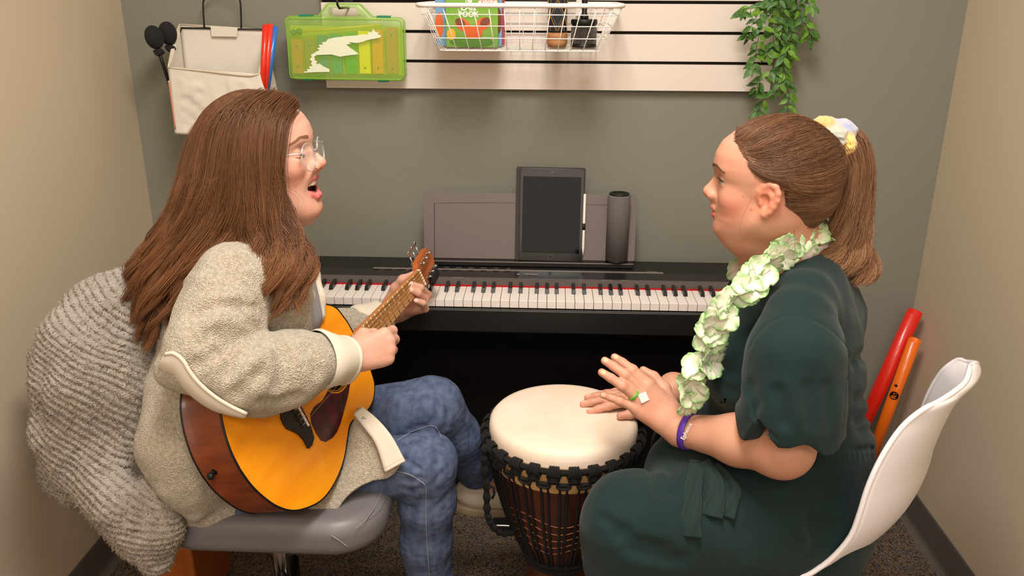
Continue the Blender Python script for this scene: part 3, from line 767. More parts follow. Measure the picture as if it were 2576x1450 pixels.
# ---------------------------------------------------------------- trailing artificial vines
m_leaf = mat('vine_leaf', (44, 86, 34), .45, var=(90, (100, 142, 66), .7), spec=.4)
m_leafy = mat('vine_leaf_light', (110, 150, 40), .45, var=(90, (60, 106, 40), .8), spec=.4)
m_stem = mat('vine_stem', (70, 84, 44), .6)
def vines():
    S = [((1945, -80), (1935, 0), (1905, 40), (1885, 75), (1880, 88)), ((1950, -80), (1945, 20), (1918, 60), (1905, 110), (1900, 145), (1893, 170)),
         ((1960, -80), (1955, 30), (1945, 90), (1945, 125), (1928, 135)), ((1975, -80), (1960, 0), (1925, 10), (1875, 22), (1868, 30)),
         ((1985, -80), (1980, 60), (1985, 120), (1972, 160), (1940, 180), (1908, 205), (1905, 225)), ((1990, -80), (1985, 60), (1978, 140), (1968, 180), (1955, 220), (1925, 245), (1905, 280)),
         ((2000, -80), (1998, 20), (1985, 110), (1970, 150), (1978, 200), (1985, 240), (1980, 270), (1992, 305), (2030, 318)), ((2010, -80), (2005, 10), (2020, 50), (2035, 75), (2036, 90)),
         ((2020, -80), (2030, -10), (2036, 15)), ((1975, -80), (1970, 60), (1962, 100), (1955, 120))]
    r = random.Random(3)
    nms = ['a pair of leaf tips']
    for k, s in enumerate(S):
        Y = 2.27+(-.05 if k in (0, 1, 3) else -.02)+r.uniform(-.015, .01)
        pts = catmull([P(x, y, Y+.012*sin(i*1.7+k)) for i, (x, y) in enumerate(s)], 6)
        o = pts[0].copy()
        end = ['hanging at the far left of the clump, ending at the second groove', 'left of the clump, ending just above the lowest groove', 'in the clump middle, ending between the second and lowest grooves', 'reaching farthest left just below the top groove', 'ending over the left part of the lowest white slat', 'ending below the board, left above the ponytail woman', 'longest of all, ending beside the pastel scrunchie', 'over the gray wall at right, ending beside the second groove', 'shortest one, at the top right over the gray wall', 'in the thick middle of the clump, ending at the second groove'][k]
        t = thing('trailing_vine', 'artificial leafy vine '+end, 'vine', tuple(o), 'vines at the slatwall corner')
        MB().tube(pts-o, .0009, 5).build('stem', m_stem, t, smooth=True)
        mb = MB(); ml = MB(); acc = 0
        for i in range(1, len(pts)):
            acc += np.linalg.norm(pts[i]-pts[i-1])
            if acc < .016 and i != len(pts)-1: continue
            acc = 0; T_ = norm(pts[i]-pts[i-1])
            for sd in ((-1, 1) if i < len(pts)-1 else (-1, 0, 1)):
                L_ = r.uniform(.024, .036); W_ = L_*r.uniform(.2, .26)
                dirv = norm(T_*r.uniform(.2, .9)+np.array([sd*r.uniform(.5, 1.1), r.uniform(-.5, .1), -.25+r.uniform(-.3, .3)]))
                nrm = norm(np.array([r.uniform(-.5, .5), -1, r.uniform(-.1, .7)])); side = norm(np.cross(dirv, nrm)); nrm = np.cross(side, dirv)
                rows = []
                for a in np.linspace(0, 1, 7):
                    wd = W_*(sin(pi*min(a**.75, 1))**.9 if 0 < a < 1 else 0.02); bend = -.25*L_*a*a
                    c_ = pts[i]-o+dirv*L_*(a+.08)+nrm*bend
                    rows.append((c_-side*wd+nrm*wd*.3, c_, c_+side*wd+nrm*wd*.3))
                vs = [v for rw in rows for v in rw]; fs = []
                for a in range(6): b = a*3; fs += [(b, b+1, b+4, b+3), (b+1, b+2, b+5, b+4)]
                (mb if r.random() < .7 else ml).add(vs, fs)
        mb.build('foliage', m_leaf, t, smooth=True); 
        if ml.v: ml.build('foliage', m_leafy, t, smooth=True)
vines()
# ---------------------------------------------------------------- boomwhackers leaning by the right wall
def leaning(px0, py0, Y0, px1, py1, Zr, rgb, label, Rt, wallx):
    a = P(px0, py0, Y0); b = PZ(px1, py1, 0.0)
    d = norm(a-b); M = frame(b+np.array([0, 0, 0]), d, (0, -1, .2)) @ Matrix.Rotation(pi/2, 4, 'Y')
    t = thing('percussion_tube', label, 'tube', M=Matrix.Translation(b), group=None); L_ = float(np.linalg.norm(a-b)); R_ = Rt
    Ml = M.copy(); Ml.translation = Vector(d)*R_*.5
    mm = mat('percussion_tube_%d' % rgb[1], rgb, .35, coat=.3, sss=.0)
    MB().lathe([(R_-.0015, 0), (R_, 0), (R_, L_), (R_-.0015, L_), (R_-.0015, .02)], 40, Ml, cap=False).build('tube_wall', mm, t, smooth=True)
    return t, Ml, L_, R_, b, d
tr = leaning(2298, 793, 2.24, 2105, 1218, 0, (222, 36, 20), 'long red percussion tube leaning behind the drummer by the right wall', .0208, XR)
to = leaning(2299, 862, 2.20, 2160, 1236, 0, (240, 112, 18), 'shorter orange percussion tube leaning in front of the red tube by the right wall', .0165, XR)
def tube_mark(t, px, py, Y, txt, size, m, up, nm, disc=None):
    """put text on a leaning tube facing the camera"""
    th, Ml, L_, R_, b, d = t; d = np.array(d); p = P(px, py, Y)
    s = (p-b)@d; ax = b+d*s
    view = norm(np.array([0, 0, H])-ax); n = norm(view-d*(view@d)); M = frame(tuple(ax+n*(R_+.0004)-b), tuple(d), tuple(n))
    if disc:
        MB().prism(ov(0, 0, disc, disc*.9), -.0015, .0002, M).build(nm+'_disc', m_black, th)
        M = M @ Matrix.Translation((0, 0, .0006))
    text_mesh(txt, size, m, nm, M @ Matrix.Rotation(up, 4, 'Z'), th, .0003, .0005)
tube_mark(to, 2228, 1078, 2.05, 'Re', .019, MATS['percussion_tube_112'], 0, 'note_name', .0135)
tube_mark(to, 2236, 1050, 2.05, '*', .02, m_black, 0, 'star_mark')
# ---------------------------------------------------------------- white shell chair
def shell_chair():
    al = radians(36); Lx = np.array([sin(al), cos(al), 0]); Bk = np.array([cos(al), -sin(al), 0])
    rim = [(2440, 922, 0.0), (2438, 935, .045), (2428, 962, .10), (2402, 985, .155), (2360, 1012, .215), (2322, 1031, .265), (2278, 1066, .29), (2243, 1110, .32), (2207, 1172, .345), (2181, 1233, .365), (2163, 1291, .38), (2141, 1348, .39), (2101, 1397, .40), (2057, 1432, .41), (2009, 1450, .41)]
    kk = [0, .004, .010, .02, .03, .04, .048, .052, .055, .055, .055, .05, .04, .02, .0]; dz = [0]*10+[-.004, -.01, -.02, -.03, -.034]
    A = []; C = []
    for (x, y, sep), k_, z_ in zip(rim, kk, dz):
        Y = 1.43-sep/2*Lx[1]; a_ = P(x, y, Y); A.append(a_); C.append(a_+Lx*sep/2+Bk*k_+np.array([0, 0, z_]))
    a0 = A[-1]
    for q, sep, zz in ((.08, .42, -.010), (.16, .43, -.016), (.24, .43, -.020), (.31, .41, -.030), (.35, .38, -.055)):
        p_ = a0-Bk*q+np.array([0, 0, zz])+Lx*(.41-sep)/2; A.append(p_); C.append(p_+Lx*sep/2+np.array([0, 0, -.03 if q < .3 else -.01]))
    A = catmull(A, 3); C = catmull(C, 3); n = len(A); nu = 33; o = np.array([.60, 1.50, 0])
    vs = []
    for i in range(n):
        mid = (C[i]-A[i]); half = Lx*(mid@Lx); bul = mid-half
        for j in range(nu):
            u = -1+2*j/(nu-1); vs.append(A[i]+half*(1+u)+bul*(1-abs(u)**2.4)-o)
    fs = [(i*nu+j, i*nu+j+1, (i+1)*nu+j+1, (i+1)*nu+j) for i in range(n-1) for j in range(nu-1)]
    t = thing('shell_chair', 'white molded shell chair with wooden legs under the seated drummer', 'chair', tuple(o))
    m_sh = mat('white_polypropylene', (236, 230, 232), .38, bump=(700, .08, 'noise', .0006))
    sh = MB().add(vs, fs).build('seat_shell', m_sh, t, smooth=True, solid=.006); sh.modifiers['solid'].offset = 0
    edge = [vs[i*nu] for i in range(n)]+[vs[(n-1)*nu+j] for j in range(nu)]+[vs[i*nu+nu-1] for i in range(n)][::-1]+[vs[j] for j in range(nu)][::-1]
    MB().tube(edge, .0052, 8, closed=True).build('rolled_edge', m_sh, t, smooth=True)
    m_beech = mat('beech_wood', (206, 158, 108), .5, var=(10, (176, 124, 78), .7, (1, 1, 10)))
    for sx in (-1, 1):
        for sy in (-1, 1):
            cc = A[-10]+Lx*.2-o; cc[2] = 0; a = cc-Bk*sx*.11+Lx*sy*.10+np.array([0, 0, .40]); b = cc-Bk*sx*.2+Lx*sy*.19+np.array([0, 0, .004])
            lg = MB().tube([a, a*.35+b*.65, b], [.013, .014, .009], 14).build('leg', m_beech, t, smooth=True)
            MB().tube([a+(0, 0, .01), a*.86+b*.14], .0155, 12).build('bracket', m_black, lg, smooth=True)
    mb = MB(); cc = A[-10]+Lx*.2-o; cc[2] = 0; Q = lambda a_, b_, z_: cc-Bk*a_+Lx*b_+np.array([0, 0, z_])
    mb.tube([Q(-.10, -.09, .405), Q(.10, -.09, .405), Q(.10, .09, .405), Q(-.10, .09, .405)], .005, 8, closed=True)
    mb.tube([Q(-.13, -.12, .33), Q(.13, .12, .33)], .004, 8); mb.tube([Q(.13, -.12, .33), Q(-.13, .12, .33)], .004, 8)
    mb.build('black_struts', m_ironwire, t, smooth=True)
shell_chair()
# ---------------------------------------------------------------- gray desk chair
m_vinyl = mat('gray_vinyl', (108, 104, 106), .42, bump=(700, .12, 'noise', .0006))
m_thread = mat('gray_thread', (140, 136, 136), .8)
def desk_chair():
    o = np.array([-.53, 1.505, 0]); t = thing('desk_chair', 'gray vinyl swivel desk chair with chrome post under the guitarist', 'chair', tuple(o))
    x0, x1, y0, y1, zt, zb = -.23, .222, -.198, .198, .512, .440
    S = Sdf(); S.box((0, 0, (zt+zb)/2), (.262, .235, (zt-zb)/2), .034, 0)
    S.ops = []
    def fn(p):
        q = p-np.array([(x0+x1)/2, 0, (zt+zb)/2]); hx, hy, hz = (x1-x0)/2, (y1-y0)/2, (zt-zb)/2
        a = np.abs(q[:, :2])-np.array([hx, hy])+.10; d2 = np.sqrt((np.maximum(a, 0)**2).sum(1))+np.minimum(a.max(1), 0)-.10
        r = .030; b = np.stack([d2+r, np.abs(q[:, 2]-.010*np.maximum(0, 1-(q[:, 0]/hx)**2)*(q[:, 2] > 0))-hz+r], 1)
        return np.sqrt((np.maximum(b, 0)**2).sum(1))+np.minimum(b.max(1), 0)-r
    S._a('u', fn, (0, 0, .48), .4, 0)
    v, f = S.mesh(.005); np_mesh('seat_cushion', v, f, m_vinyl, t)
    def loop(off, z):
        r = .10; pts = []
        for cx, cy, a0 in ((x1-r, y1-r, 0), (x0+r, y1-r, pi/2), (x0+r, y0+r, pi), (x1-r, y0+r, 1.5*pi)):
            for i in range(9): a = a0+i*pi/16; pts.append((cx+(r+off)*cos(a), cy+(r+off)*sin(a), z))
        return pts
    MB().tube(loop(-.0085, zt-.0075), .0014, 6, closed=True).build('piping', m_vinyl, t, smooth=True)
    MB().tube([(x1-.045, y0+.012, zt-.004), (x1-.03, y0+.03, zt+.0005), (x1-.02, y0+.07, zt+.001), (x1-.016, y0+.13, zt+.001), (x1-.03, y0+.2, zt+.003)], .0008, 5).build('stitching', m_thread, t)
    MB().tube([(x1-.088, y0-.0005, zt-.012), (x1-.075, y0+.0, zt-.022), (x1-.062, y0+.006, zt-.04)], .0013, 5).build('stitching', m_thread, t)
    MB().box((-.12, -.10, .415), (.12, .10, .44)).build('seat_plate', m_black, t, bevel=.004)
    m_dkm = mat('dark_metal', (40, 38, 38), .35, .6)
    cx = P(705, 1425, 1.50)[0]-o[0]
    MB().lathe([(.018, .20), (.018, .44)], 28, Matrix.Translation((cx, 0, 0))).build('gas_post', m_chrome, t, smooth=True)
    MB().lathe([(.028, .06), (.026, .22), (.018, .225)], 28, Matrix.Translation((cx, 0, 0))).build('post_sleeve', m_dkm, t, smooth=True)
    for k in range(5):
        a = radians(72*k-40); d = np.array([cos(a), sin(a), 0]); c0 = np.array([cx, 0, .10])
        MB().tube([c0, c0+d*.14+[0, 0, -.005], c0+d*.27+[0, 0, -.02]], [.024, .019, .014], 12).build('base_arm', m_chrome if k % 2 else m_dkm, t, smooth=True)
        e = c0+d*.27; w = MB()
        w.lathe([(0, -.011), (.025, -.011), (.027, -.006), (.027, .006), (.025, .011), (0, .011)], 20, Matrix.Translation((e[0], e[1], .027)) @ Matrix.Rotation(a, 4, 'Z') @ Matrix.Rotation(pi/2, 4, 'X'))
        w.build('caster', m_black, t, smooth=True)
    # backrest under the blanket
    S = Sdf(); S.box((-.31, 0, .76), (.03, .165, .13), .028, 0); v, f = S.mesh(.006); np_mesh('backrest', v, f, m_vinyl, t)
    MB().tube([(-.20, 0, .43), (-.30, 0, .44), (-.345, 0, .52), (-.34, 0, .68)], .016, 10).build('back_bracket', m_dkm, t, smooth=True)
desk_chair()
# ---------------------------------------------------------------- djembe
def djembe():
    o = np.array([.0415, 1.582, 0]); ZT = .62; Rh = .157
    t = thing('djembe', 'carved wooden djembe with cream skin head and black rope, between the two people', 'drum', tuple(o))
    m_skin = mat('goat_skin', (236, 218, 200), .55, var=(9, (222, 196, 170), .5), bump=(300, .08, 'noise', .001), sss=.0)
    m_rope = mat('black_rope', (20, 18, 18), .75, bump=(900, .6, 'wave', .001))
    m_dw = mat('carved_dark_wood', (92, 44, 24), .38, var=(14, (44, 22, 16), .9, (1, 1, .25)), coat=.25)
    m_tan = mat('raw_skin_band', (204, 164, 108), .7, var=(60, (160, 116, 66), .7))
    pr = [(0, ZT+.002), (Rh*.6, ZT+.001), (Rh-.018, ZT-.0005), (Rh-.008, ZT-.003), (Rh-.001, ZT-.011), (Rh+.001, ZT-.025), (Rh+.001, ZT-.05)]
    MB().lathe(pr[::-1], 96, cap=False).build('drum_head', m_skin, t, smooth=True)
    MB().lathe([(Rh-.002, ZT-.095), (Rh+.0025, ZT-.085), (Rh+.0025, ZT-.035)], 96, cap=False).build('skin_band', m_tan, t, smooth=True)
    bowl = [(.118, 0), (.121, .006), (.121, .02), (.112, .06), (.094, .12), (.08, .18), (.073, .23), (.072, .26), (.078, .285), (.095, .32), (.112, .36), (.128, .41), (.141, .46), (.150, .51), (.155, .55), (.157, .60), (.150, .612)]
    b = [(p[0], p[1]) for p in bowl]; bb = catmull([(r, 0, z) for r, z in b], 4); MB().lathe([(r, z) for r, _, z in bb], 96).build('carved_body', m_dw, t, smooth=True)
    def rad(z): return float(np.interp(z, [p[1] for p in b], [p[0] for p in b]))
    # carved wave lines
    m_cut = mat('carved_line', (150, 86, 50), .6)
    for k in range(5):
        z0 = .44-.022*k; pts = [((rad(z0+.010*sin(a*5+k*.3))+.0006)*cos(a), (rad(z0+.010*sin(a*5+k*.3))+.0006)*sin(a), z0+.010*sin(a*5+k*.3)) for a in np.linspace(0, 2*pi, 160)[:-1]]
        MB().tube(pts, .0010, 4, closed=True).build('carving', m_cut, t)
    # rings
    zr1 = ZT-.040; R1 = Rh+.0085
    MB().tube([(R1*cos(a), R1*sin(a), zr1) for a in np.linspace(0, 2*pi, 97)[:-1]], .0062, 8, closed=True).build('upper_ring', m_rope, t, smooth=True)
    MB().tube([(.082*cos(a), .082*sin(a), .292) for a in np.linspace(0, 2*pi, 65)[:-1]], .0085, 8, closed=True).build('lower_ring', m_rope, t, smooth=True)
    MB().tube([(.078*cos(a), .078*sin(a), .275) for a in np.linspace(0, 2*pi, 65)[:-1]], .0075, 8, closed=True).build('lower_ring', m_rope, t, smooth=True)
    NK = 26
    kn = MB(); ch = MB(); lk = MB(); vr = MB()
    first = {}
    for k in range(NK):
        if k == 0:
            mb = MB()
            for j in range(5):
                a = (j-2)*.030; tw = .006*(1 if j < 2 else -1)
                c = np.array([R1*cos(a), R1*sin(a), zr1]); er = np.array([cos(a), sin(a), 0]); et = np.array([-sin(a), cos(a), 0])
                mb.tube([c+er*.0098*cos(q)+np.array([0, 0, 1])*.0105*sin(q)+et*(tw*.4*sin(q)) for q in np.linspace(0, 2*pi, 15)[:-1]], .0027, 6, closed=True)
            for dz, hw, rr in ((-.016, .060, .0032), (-.021, .052, .003)):
                pts = []
                for q in np.linspace(0, 2*pi, 25)[:-1]:
                    a = hw*cos(q); z = zr1+dz+.0042*sin(q); R_ = R1+.003+.003*sin(q); pts.append((R_*cos(a), R_*sin(a), z))
                mb.tube(pts, rr, 6, closed=True)
            kn0 = mb.build('knot', m_rope, t, smooth=True)
            mb = MB(); pts = []
            for q in np.linspace(0, 2*pi, 25)[:-1]:
                a = pi/NK+.075*cos(q); z = zr1-.031+.0045*sin(q); R_ = Rh+.010; pts.append((R_*cos(a), R_*sin(a), z))
            mb.tube(pts, .0036, 6, closed=True); lk0 = mb.build('rope_link', m_rope, t, smooth=True)
            mb = MB()
            for a in (pi/NK-.045, pi/NK+.045):
                pts = [((rad(z)+.0034)*cos(a), (rad(z)+.0034)*sin(a), z) for z in np.linspace(.295, zr1-.03, 14)]
                pts[-1] = ((Rh+.008)*cos(a), (Rh+.008)*sin(a), zr1-.03); mb.tube(pts, .0032, 6)
            vr0 = mb.build('tension_rope', m_rope, t, smooth=True)
        else:
            for s in (kn0, lk0, vr0):
                c = s.copy(); COL.objects.link(c); c.parent = t; c.rotation_euler = (0, 0, 2*pi*k/NK)
    # leftover rope braided and hanging at the side
    pp = [P(1220, 1120, 1.50), P(1218, 1170, 1.50), P(1224, 1235, 1.50), P(1226, 1290, 1.50), P(1236, 1320, 1.50), P(1262, 1342, 1.51), P(1290, 1338, 1.52), P(1304, 1318, 1.53)]
    c = catmull(pp, 12)-o
    rs = [.0048+.0036*abs(sin(i*.52)) for i in range(len(c))]
    br = MB().tube(c, rs, 8).build('hanging_rope', m_rope, t, smooth=True)
    MB().tube([P(x, y, 1.495)-o for x, y in ((1226, 1232), (1236, 1224), (1242, 1228), (1243, 1245), (1238, 1255))], .003, 6).build('rope_end', m_rope, br, smooth=True)
djembe()
# ---------------------------------------------------------------- acoustic guitar
GR = np.array([[0.29989521, -0.36212103, 0.8825708], [0.93876451, -0.05251006, -0.3405347], [0.16965862, 0.93065088, 0.32419886]])
GT = np.array([-0.30202056, 1.87050061, 0.8199899]); GS = .53
GM = Matrix([list(GR[i])+[GT[i]] for i in range(3)]+[[0, 0, 0, 1]])
def G(x, y, z): return GR@np.array([x, y, z], float)+GT
m_top = mat('amber_spruce_top', (246, 160, 20), .32, var=(6, (222, 118, 8), .5, (1, 4, 1)), coat=.12)
m_side = mat('mahogany_side', (128, 60, 26), .38, var=(8, (96, 42, 20), .8, (.6, 6, 1)), coat=.15)
m_neck = mat('nato_neck', (186, 100, 44), .45, var=(14, (158, 80, 34), .6, (.5, 6, 1)))
m_fb = mat('rosewood_fingerboard', (198, 144, 88), .5, var=(30, (156, 102, 56), .8, (.35, 8, 1)))
m_fret = mat('fret_wire', (214, 208, 198), .2, 1.0)
m_str = mat('bronze_string', (214, 166, 84), .3, 1.0); m_strs = mat('steel_string', (210, 205, 198), .25, 1.0)
m_bridge = mat('ebony_bridge', (32, 28, 28), .5); m_bone = mat('bone', (240, 232, 214), .4)
m_bind = mat('black_binding', (16, 12, 12), .35)
def guitar(M, label, nm='acoustic_guitar', full=True):
    t = thing(nm, label, 'guitar', M=M)
    half = [(-.297, .0), (-.297, .045), (-.301, .068), (-.308, .092), (-.324, .110), (-.345, .121), (-.370, .1225), (-.395, .116), (-.415, .1115), (-.432, .114), (-.455, .130), (-.485, .1515), (-.52, .166), (-.557, .1725), (-.59, .170), (-.625, .1555), (-.655, .135), (-.678, .105), (-.693, .07), (-.702, .035), (-.705, 0)]
    hc = catmull([(x, y, 0) for x, y in half], 4)[:, :2]
    poly = [tuple(p) for p in hc]+[(p[0], -p[1]) for p in hc[::-1][1:-1]]
    D = .096
    # top plate with sound hole
    hx, hr = -.398, .040
    bm = bmesh.new(); hole = [(hx+hr*cos(a), hr*sin(a)) for a in np.linspace(0, 2*pi, 49)[:-1]]
    vo = [bm.verts.new((x, y, 0)) for x, y in poly]; vi = [bm.verts.new((x, y, 0)) for x, y in hole]
    es = [bm.edges.new((L_[i], L_[(i+1) % len(L_)])) for L_ in (vo, vi) for i in range(len(L_))]
    bmesh.ops.triangle_fill(bm, edges=es, use_beauty=True); 
    me = bpy.data.meshes.new('top_plate'); bm.to_mesh(me); bm.free(); me.materials.append(m_top); o = bpy.data.objects.new('top_plate', me); COL.objects.link(o); o.parent = t
    md = o.modifiers.new('solid', 'SOLIDIFY'); md.thickness = .003; md.offset = 0
    n = len(poly); o.location = (0, 0, -.0015)
    mb = MB(); rows = [0, -.0035, -D+.003, -D]
    mb.add([(x, y, z) for z in (-.003, -D) for x, y in poly], [(i, n+i, n+(i+1) % n, (i+1) % n) for i in range(n)]+[tuple(range(n, 2*n))])
    mb.build('body_sides', m_side, t, smooth=True).data.polygons[-1].use_smooth = False
    MB().tube([(x, y, -.0012) for x, y in poly], .0022, 6, closed=True).build('binding', m_bind, t, smooth=True)
    MB().tube([(x, y, -D) for x, y in poly], .0022, 6, closed=True).build('binding', m_bind, t, smooth=True)
    ms = mat(nm+'_rosette', (246, 172, 40), .4)
    MB().tube([(hx+(hr+.0035)*cos(a), (hr+.0035)*sin(a), .0002) for a in np.linspace(0, 2*pi, 65)[:-1]], .0011, 5, closed=True).build('rosette', m_bind, t)
    MB().tube([(hx+(hr+.0005)*cos(a), (hr+.0005)*sin(a), .0002) for a in np.linspace(0, 2*pi, 65)[:-1]], .0009, 5, closed=True).build('rosette', m_bind, t)
    # pickguard
    pg = [(-.372, -.046), (-.394, -.062), (-.412, -.072), (-.433, -.083), (-.452, -.093), (-.471, -.099), (-.488, -.1), (-.509, -.094), (-.517, -.084), (-.519, -.065), (-.517, -.043), (-.508, -.028), (-.49, -.024), (-.465, -.028)]
    arc = [(hx+(hr+.007)*cos(a), (hr+.007)*sin(a)) for a in np.linspace(radians(-152), radians(-58), 14)]
    pg = pg+arc
    m_pg = mat(nm+'_tortoise', (38, 20, 20), .22, var=(38, (110, 20, 38), .45))
    MB().prism(pg, .0004, .0016, None).build('pickguard', m_pg, t)
    # bridge
    hb = [(-.579, 0), (-.577, -.012), (-.566, -.028), (-.560, -.038), (-.556, -.053), (-.557, -.073), (-.545, -.073), (-.533, -.066), (-.529, -.054), (-.525, -.039), (-.524, -.02), (-.524, 0)]
    br = MB().prism(hb+[(x, -y) for x, y in hb[::-1][1:-1]], .0, .007).build('bridge', m_bridge, t, bevel=.0012)
    MB().box((-GS-.0045, -.038, .006), (-GS-.0015, .038, .0105)).build('saddle', m_bone, br, bevel=.0005)
    sp = [-.0265, -.0159, -.0053, .0053, .0159, .0265]
    for y in sp: MB().ball((-GS-.017, y*1.05, .0075), (.0036, .0036, .003), 8).build('bridge_pin', m_black, br, smooth=True)
    # neck
    nk = MB(); xs = np.linspace(.0, -.31, 12); rows = []
    for x in xs:
        w_ = .0215+(.0265-.0215)*(-x/.30); dp = .019+.004*(-x/.3)+(.055*max(0, (-x-.27)/.04)**1.5 if -x > .27 else 0)
        rows.append([(x, w_*cos(a), .0-dp*sin(a) if sin(a) > 0 else 0.0) for a in np.linspace(0, pi, 13)])
    vs = [v for r_ in rows for v in r_]; k = 13
    fs = [(i*k+j, i*k+j+1, (i+1)*k+j+1, (i+1)*k+j) for i in range(11) for j in range(12)]+[(i*k+12, i*k, (i+1)*k, (i+1)*k+12) for i in range(11)]
    nk.add(vs, fs+[tuple(range(13))]).build('neck', m_neck, t, smooth=True)
    zf = .0055
    MB().add([(0, .0215, .0002), (0, -.0215, .0002), (-.352, -.0275, .0002), (-.352, .0275, .0002), (0, .0212, zf), (0, -.0212, zf), (-.352, -.0272, zf), (-.352, .0272, zf)],
        [(0, 1, 2, 3), (7, 6, 5, 4), (0, 4, 5, 1), (1, 5, 6, 2), (2, 6, 7, 3), (3, 7, 4, 0)]).build('fingerboard', m_fb, t, bevel=.0006)
    for q in range(1, 19):
        x = -GS*(1-2**(-q/12)); w_ = .0212+.006*(-x/.352)
        if x < -.350: break
        MB().tube([(x, w_-.0004, zf), (x, -w_+.0004, zf)], .0011, 6).build('fret', m_fret, t, smooth=True)
    for q in (3, 5, 7, 9): 
        x = -GS*(1-2**(-(q-.5)/12)); MB().lathe([(0, 0), (.0022, 0), (.0022, .0004), (0, .0004)], 14, Matrix.Translation((x, 0, zf))).build('position_dot', m_bone, t)
    MB().box((0, -.0215, 0), (.004, .0215, .0085)).build('nut', m_bone, t, bevel=.0006)
    # headstock tilted back
    HM = Matrix.Translation((.003, 0, .0)) @ Matrix.Rotation(radians(15), 4, 'Y')
    hp = [(0, .021), (.012, .0225), (.03, .030), (.125, .030), (.142, .0), (.147, 0), (.142, -.0), (.125, -.030), (.03, -.030), (.012, -.0225), (0, -.021)]
    hp = [(0, .021), (.012, .0225), (.028, .032), (.128, .029), (.148, .010), (.152, 0), (.148, -.010), (.128, -.029), (.028, -.032), (.012, -.0225), (0, -.021)]
    hd = MB().prism(hp, -.014, .0, HM).build('headstock', m_neck, t, bevel=.0012)
    for s in (1, -1):
        for i, x in enumerate((.042, .076, .11)):
            y = s*.019
            tu = MB().tube([HM @ Vector((x, y, -.002)), HM @ Vector((x, y, .013))], .003, 10).build('tuning_post', m_chrome, hd, smooth=True)
            MB().tube([HM @ Vector((x, y, .001)), HM @ Vector((x, y, .0025))], .005, 12).build('bushing', m_chrome, tu, smooth=True)
            mb = MB(); mb.box((x-.007, y-.006 if s > 0 else y-.010, -.022), (x+.007, y+.010 if s > 0 else y+.006, -.014), HM)
            mb.build('gear_housing', m_chrome, hd, bevel=.0015)
            MB().tube([HM @ Vector((x, y, -.018)), HM @ Vector((x, s*.044, -.018))], .002, 8).build('tuner_shaft', m_chrome, hd, smooth=True)
            MB().ball((0, 0, 0), (.0065, .0085, .0028), 10, Matrix.Rotation(.5, 3, 'X').to_4x4()).build('tuner_button', m_chrome, hd, smooth=True).location = HM @ Vector((x, s*.052, -.018))
    order = [(.042, .019), (.076, .019), (.11, .019), (.11, -.019), (.076, -.019), (.042, -.019)]
    for j, y in enumerate(sp[::-1]):   # bass first
        yn = (2.5-j)*.0072; hx_, hy_ = order[j]; e = HM @ Vector((hx_, hy_*.9, .009))
        rs = [.00105, .0009, .00078, .00068, .0005, .00044][j]
        MB().tube([(-GS-.016, y*1.05, .0085), (-GS-.003, y, .0108), (.002, yn, .0090), tuple(e)], rs, 5).build('string', m_str if j < 4 else m_strs, t, smooth=True)
    MB().lathe([(0, .016), (.0055, .0155), (.0075, .012), (.006, .008), (.0035, .005), (.006, 0), (0, 0)], 20, Matrix.Translation((-.705, 0, -.062)) @ Matrix.Rotation(-pi/2, 4, 'Y')).build('strap_button', m_black, t, smooth=True)
    # clip tuner on the headstock
    if full:
        ct = thing('clip_tuner', 'black clip-on tuner clamped on the guitar headstock', 'tuner', M=M @ HM @ Matrix.Translation((.075, -.036, 0)))
        MB().box((-.03, -.008, -.002), (.03, .016, .014)).build('display', m_blackrub, ct, bevel=.006)
        MB().box((-.012, -.010, -.028), (.012, .016, -.016)).build('clamp_pad', m_blackrub, ct, bevel=.003)
        MB().box((-.01, .010, -.026), (.01, .018, .004)).build('clamp_arm', m_blackrub, ct, bevel=.003)
    return t
guitar(GM, 'small acoustic guitar with amber top held by the woman on the left')
# wooden drum box on the floor behind the desk chair
def wood_box():
    a = PZ(430, 1385, .33); t = thing('wooden_box_drum', 'orange-brown wooden box drum on the floor at bottom left behind the desk chair', 'drum', (-.885, 1.70, 0))
    m_ply = mat('orange_plywood', (170, 92, 36), .5, var=(5, (140, 70, 26), .7, (4, 1, 1)))
    MB().box((-.065, -.10, .02), (.065, .10, .235)).build('box_body', m_ply, t, bevel=.006)
    for sx in (-1, 1):
        for sy in (-1, 1): MB().lathe([(0, 0), (.012, 0), (.014, .02), (0, .021)], 14, Matrix.Translation((sx*.045, sy*.08, 0))).build('rubber_foot', m_blackrub, t, smooth=True)
wood_box()
# ---------------------------------------------------------------- people: shared builders

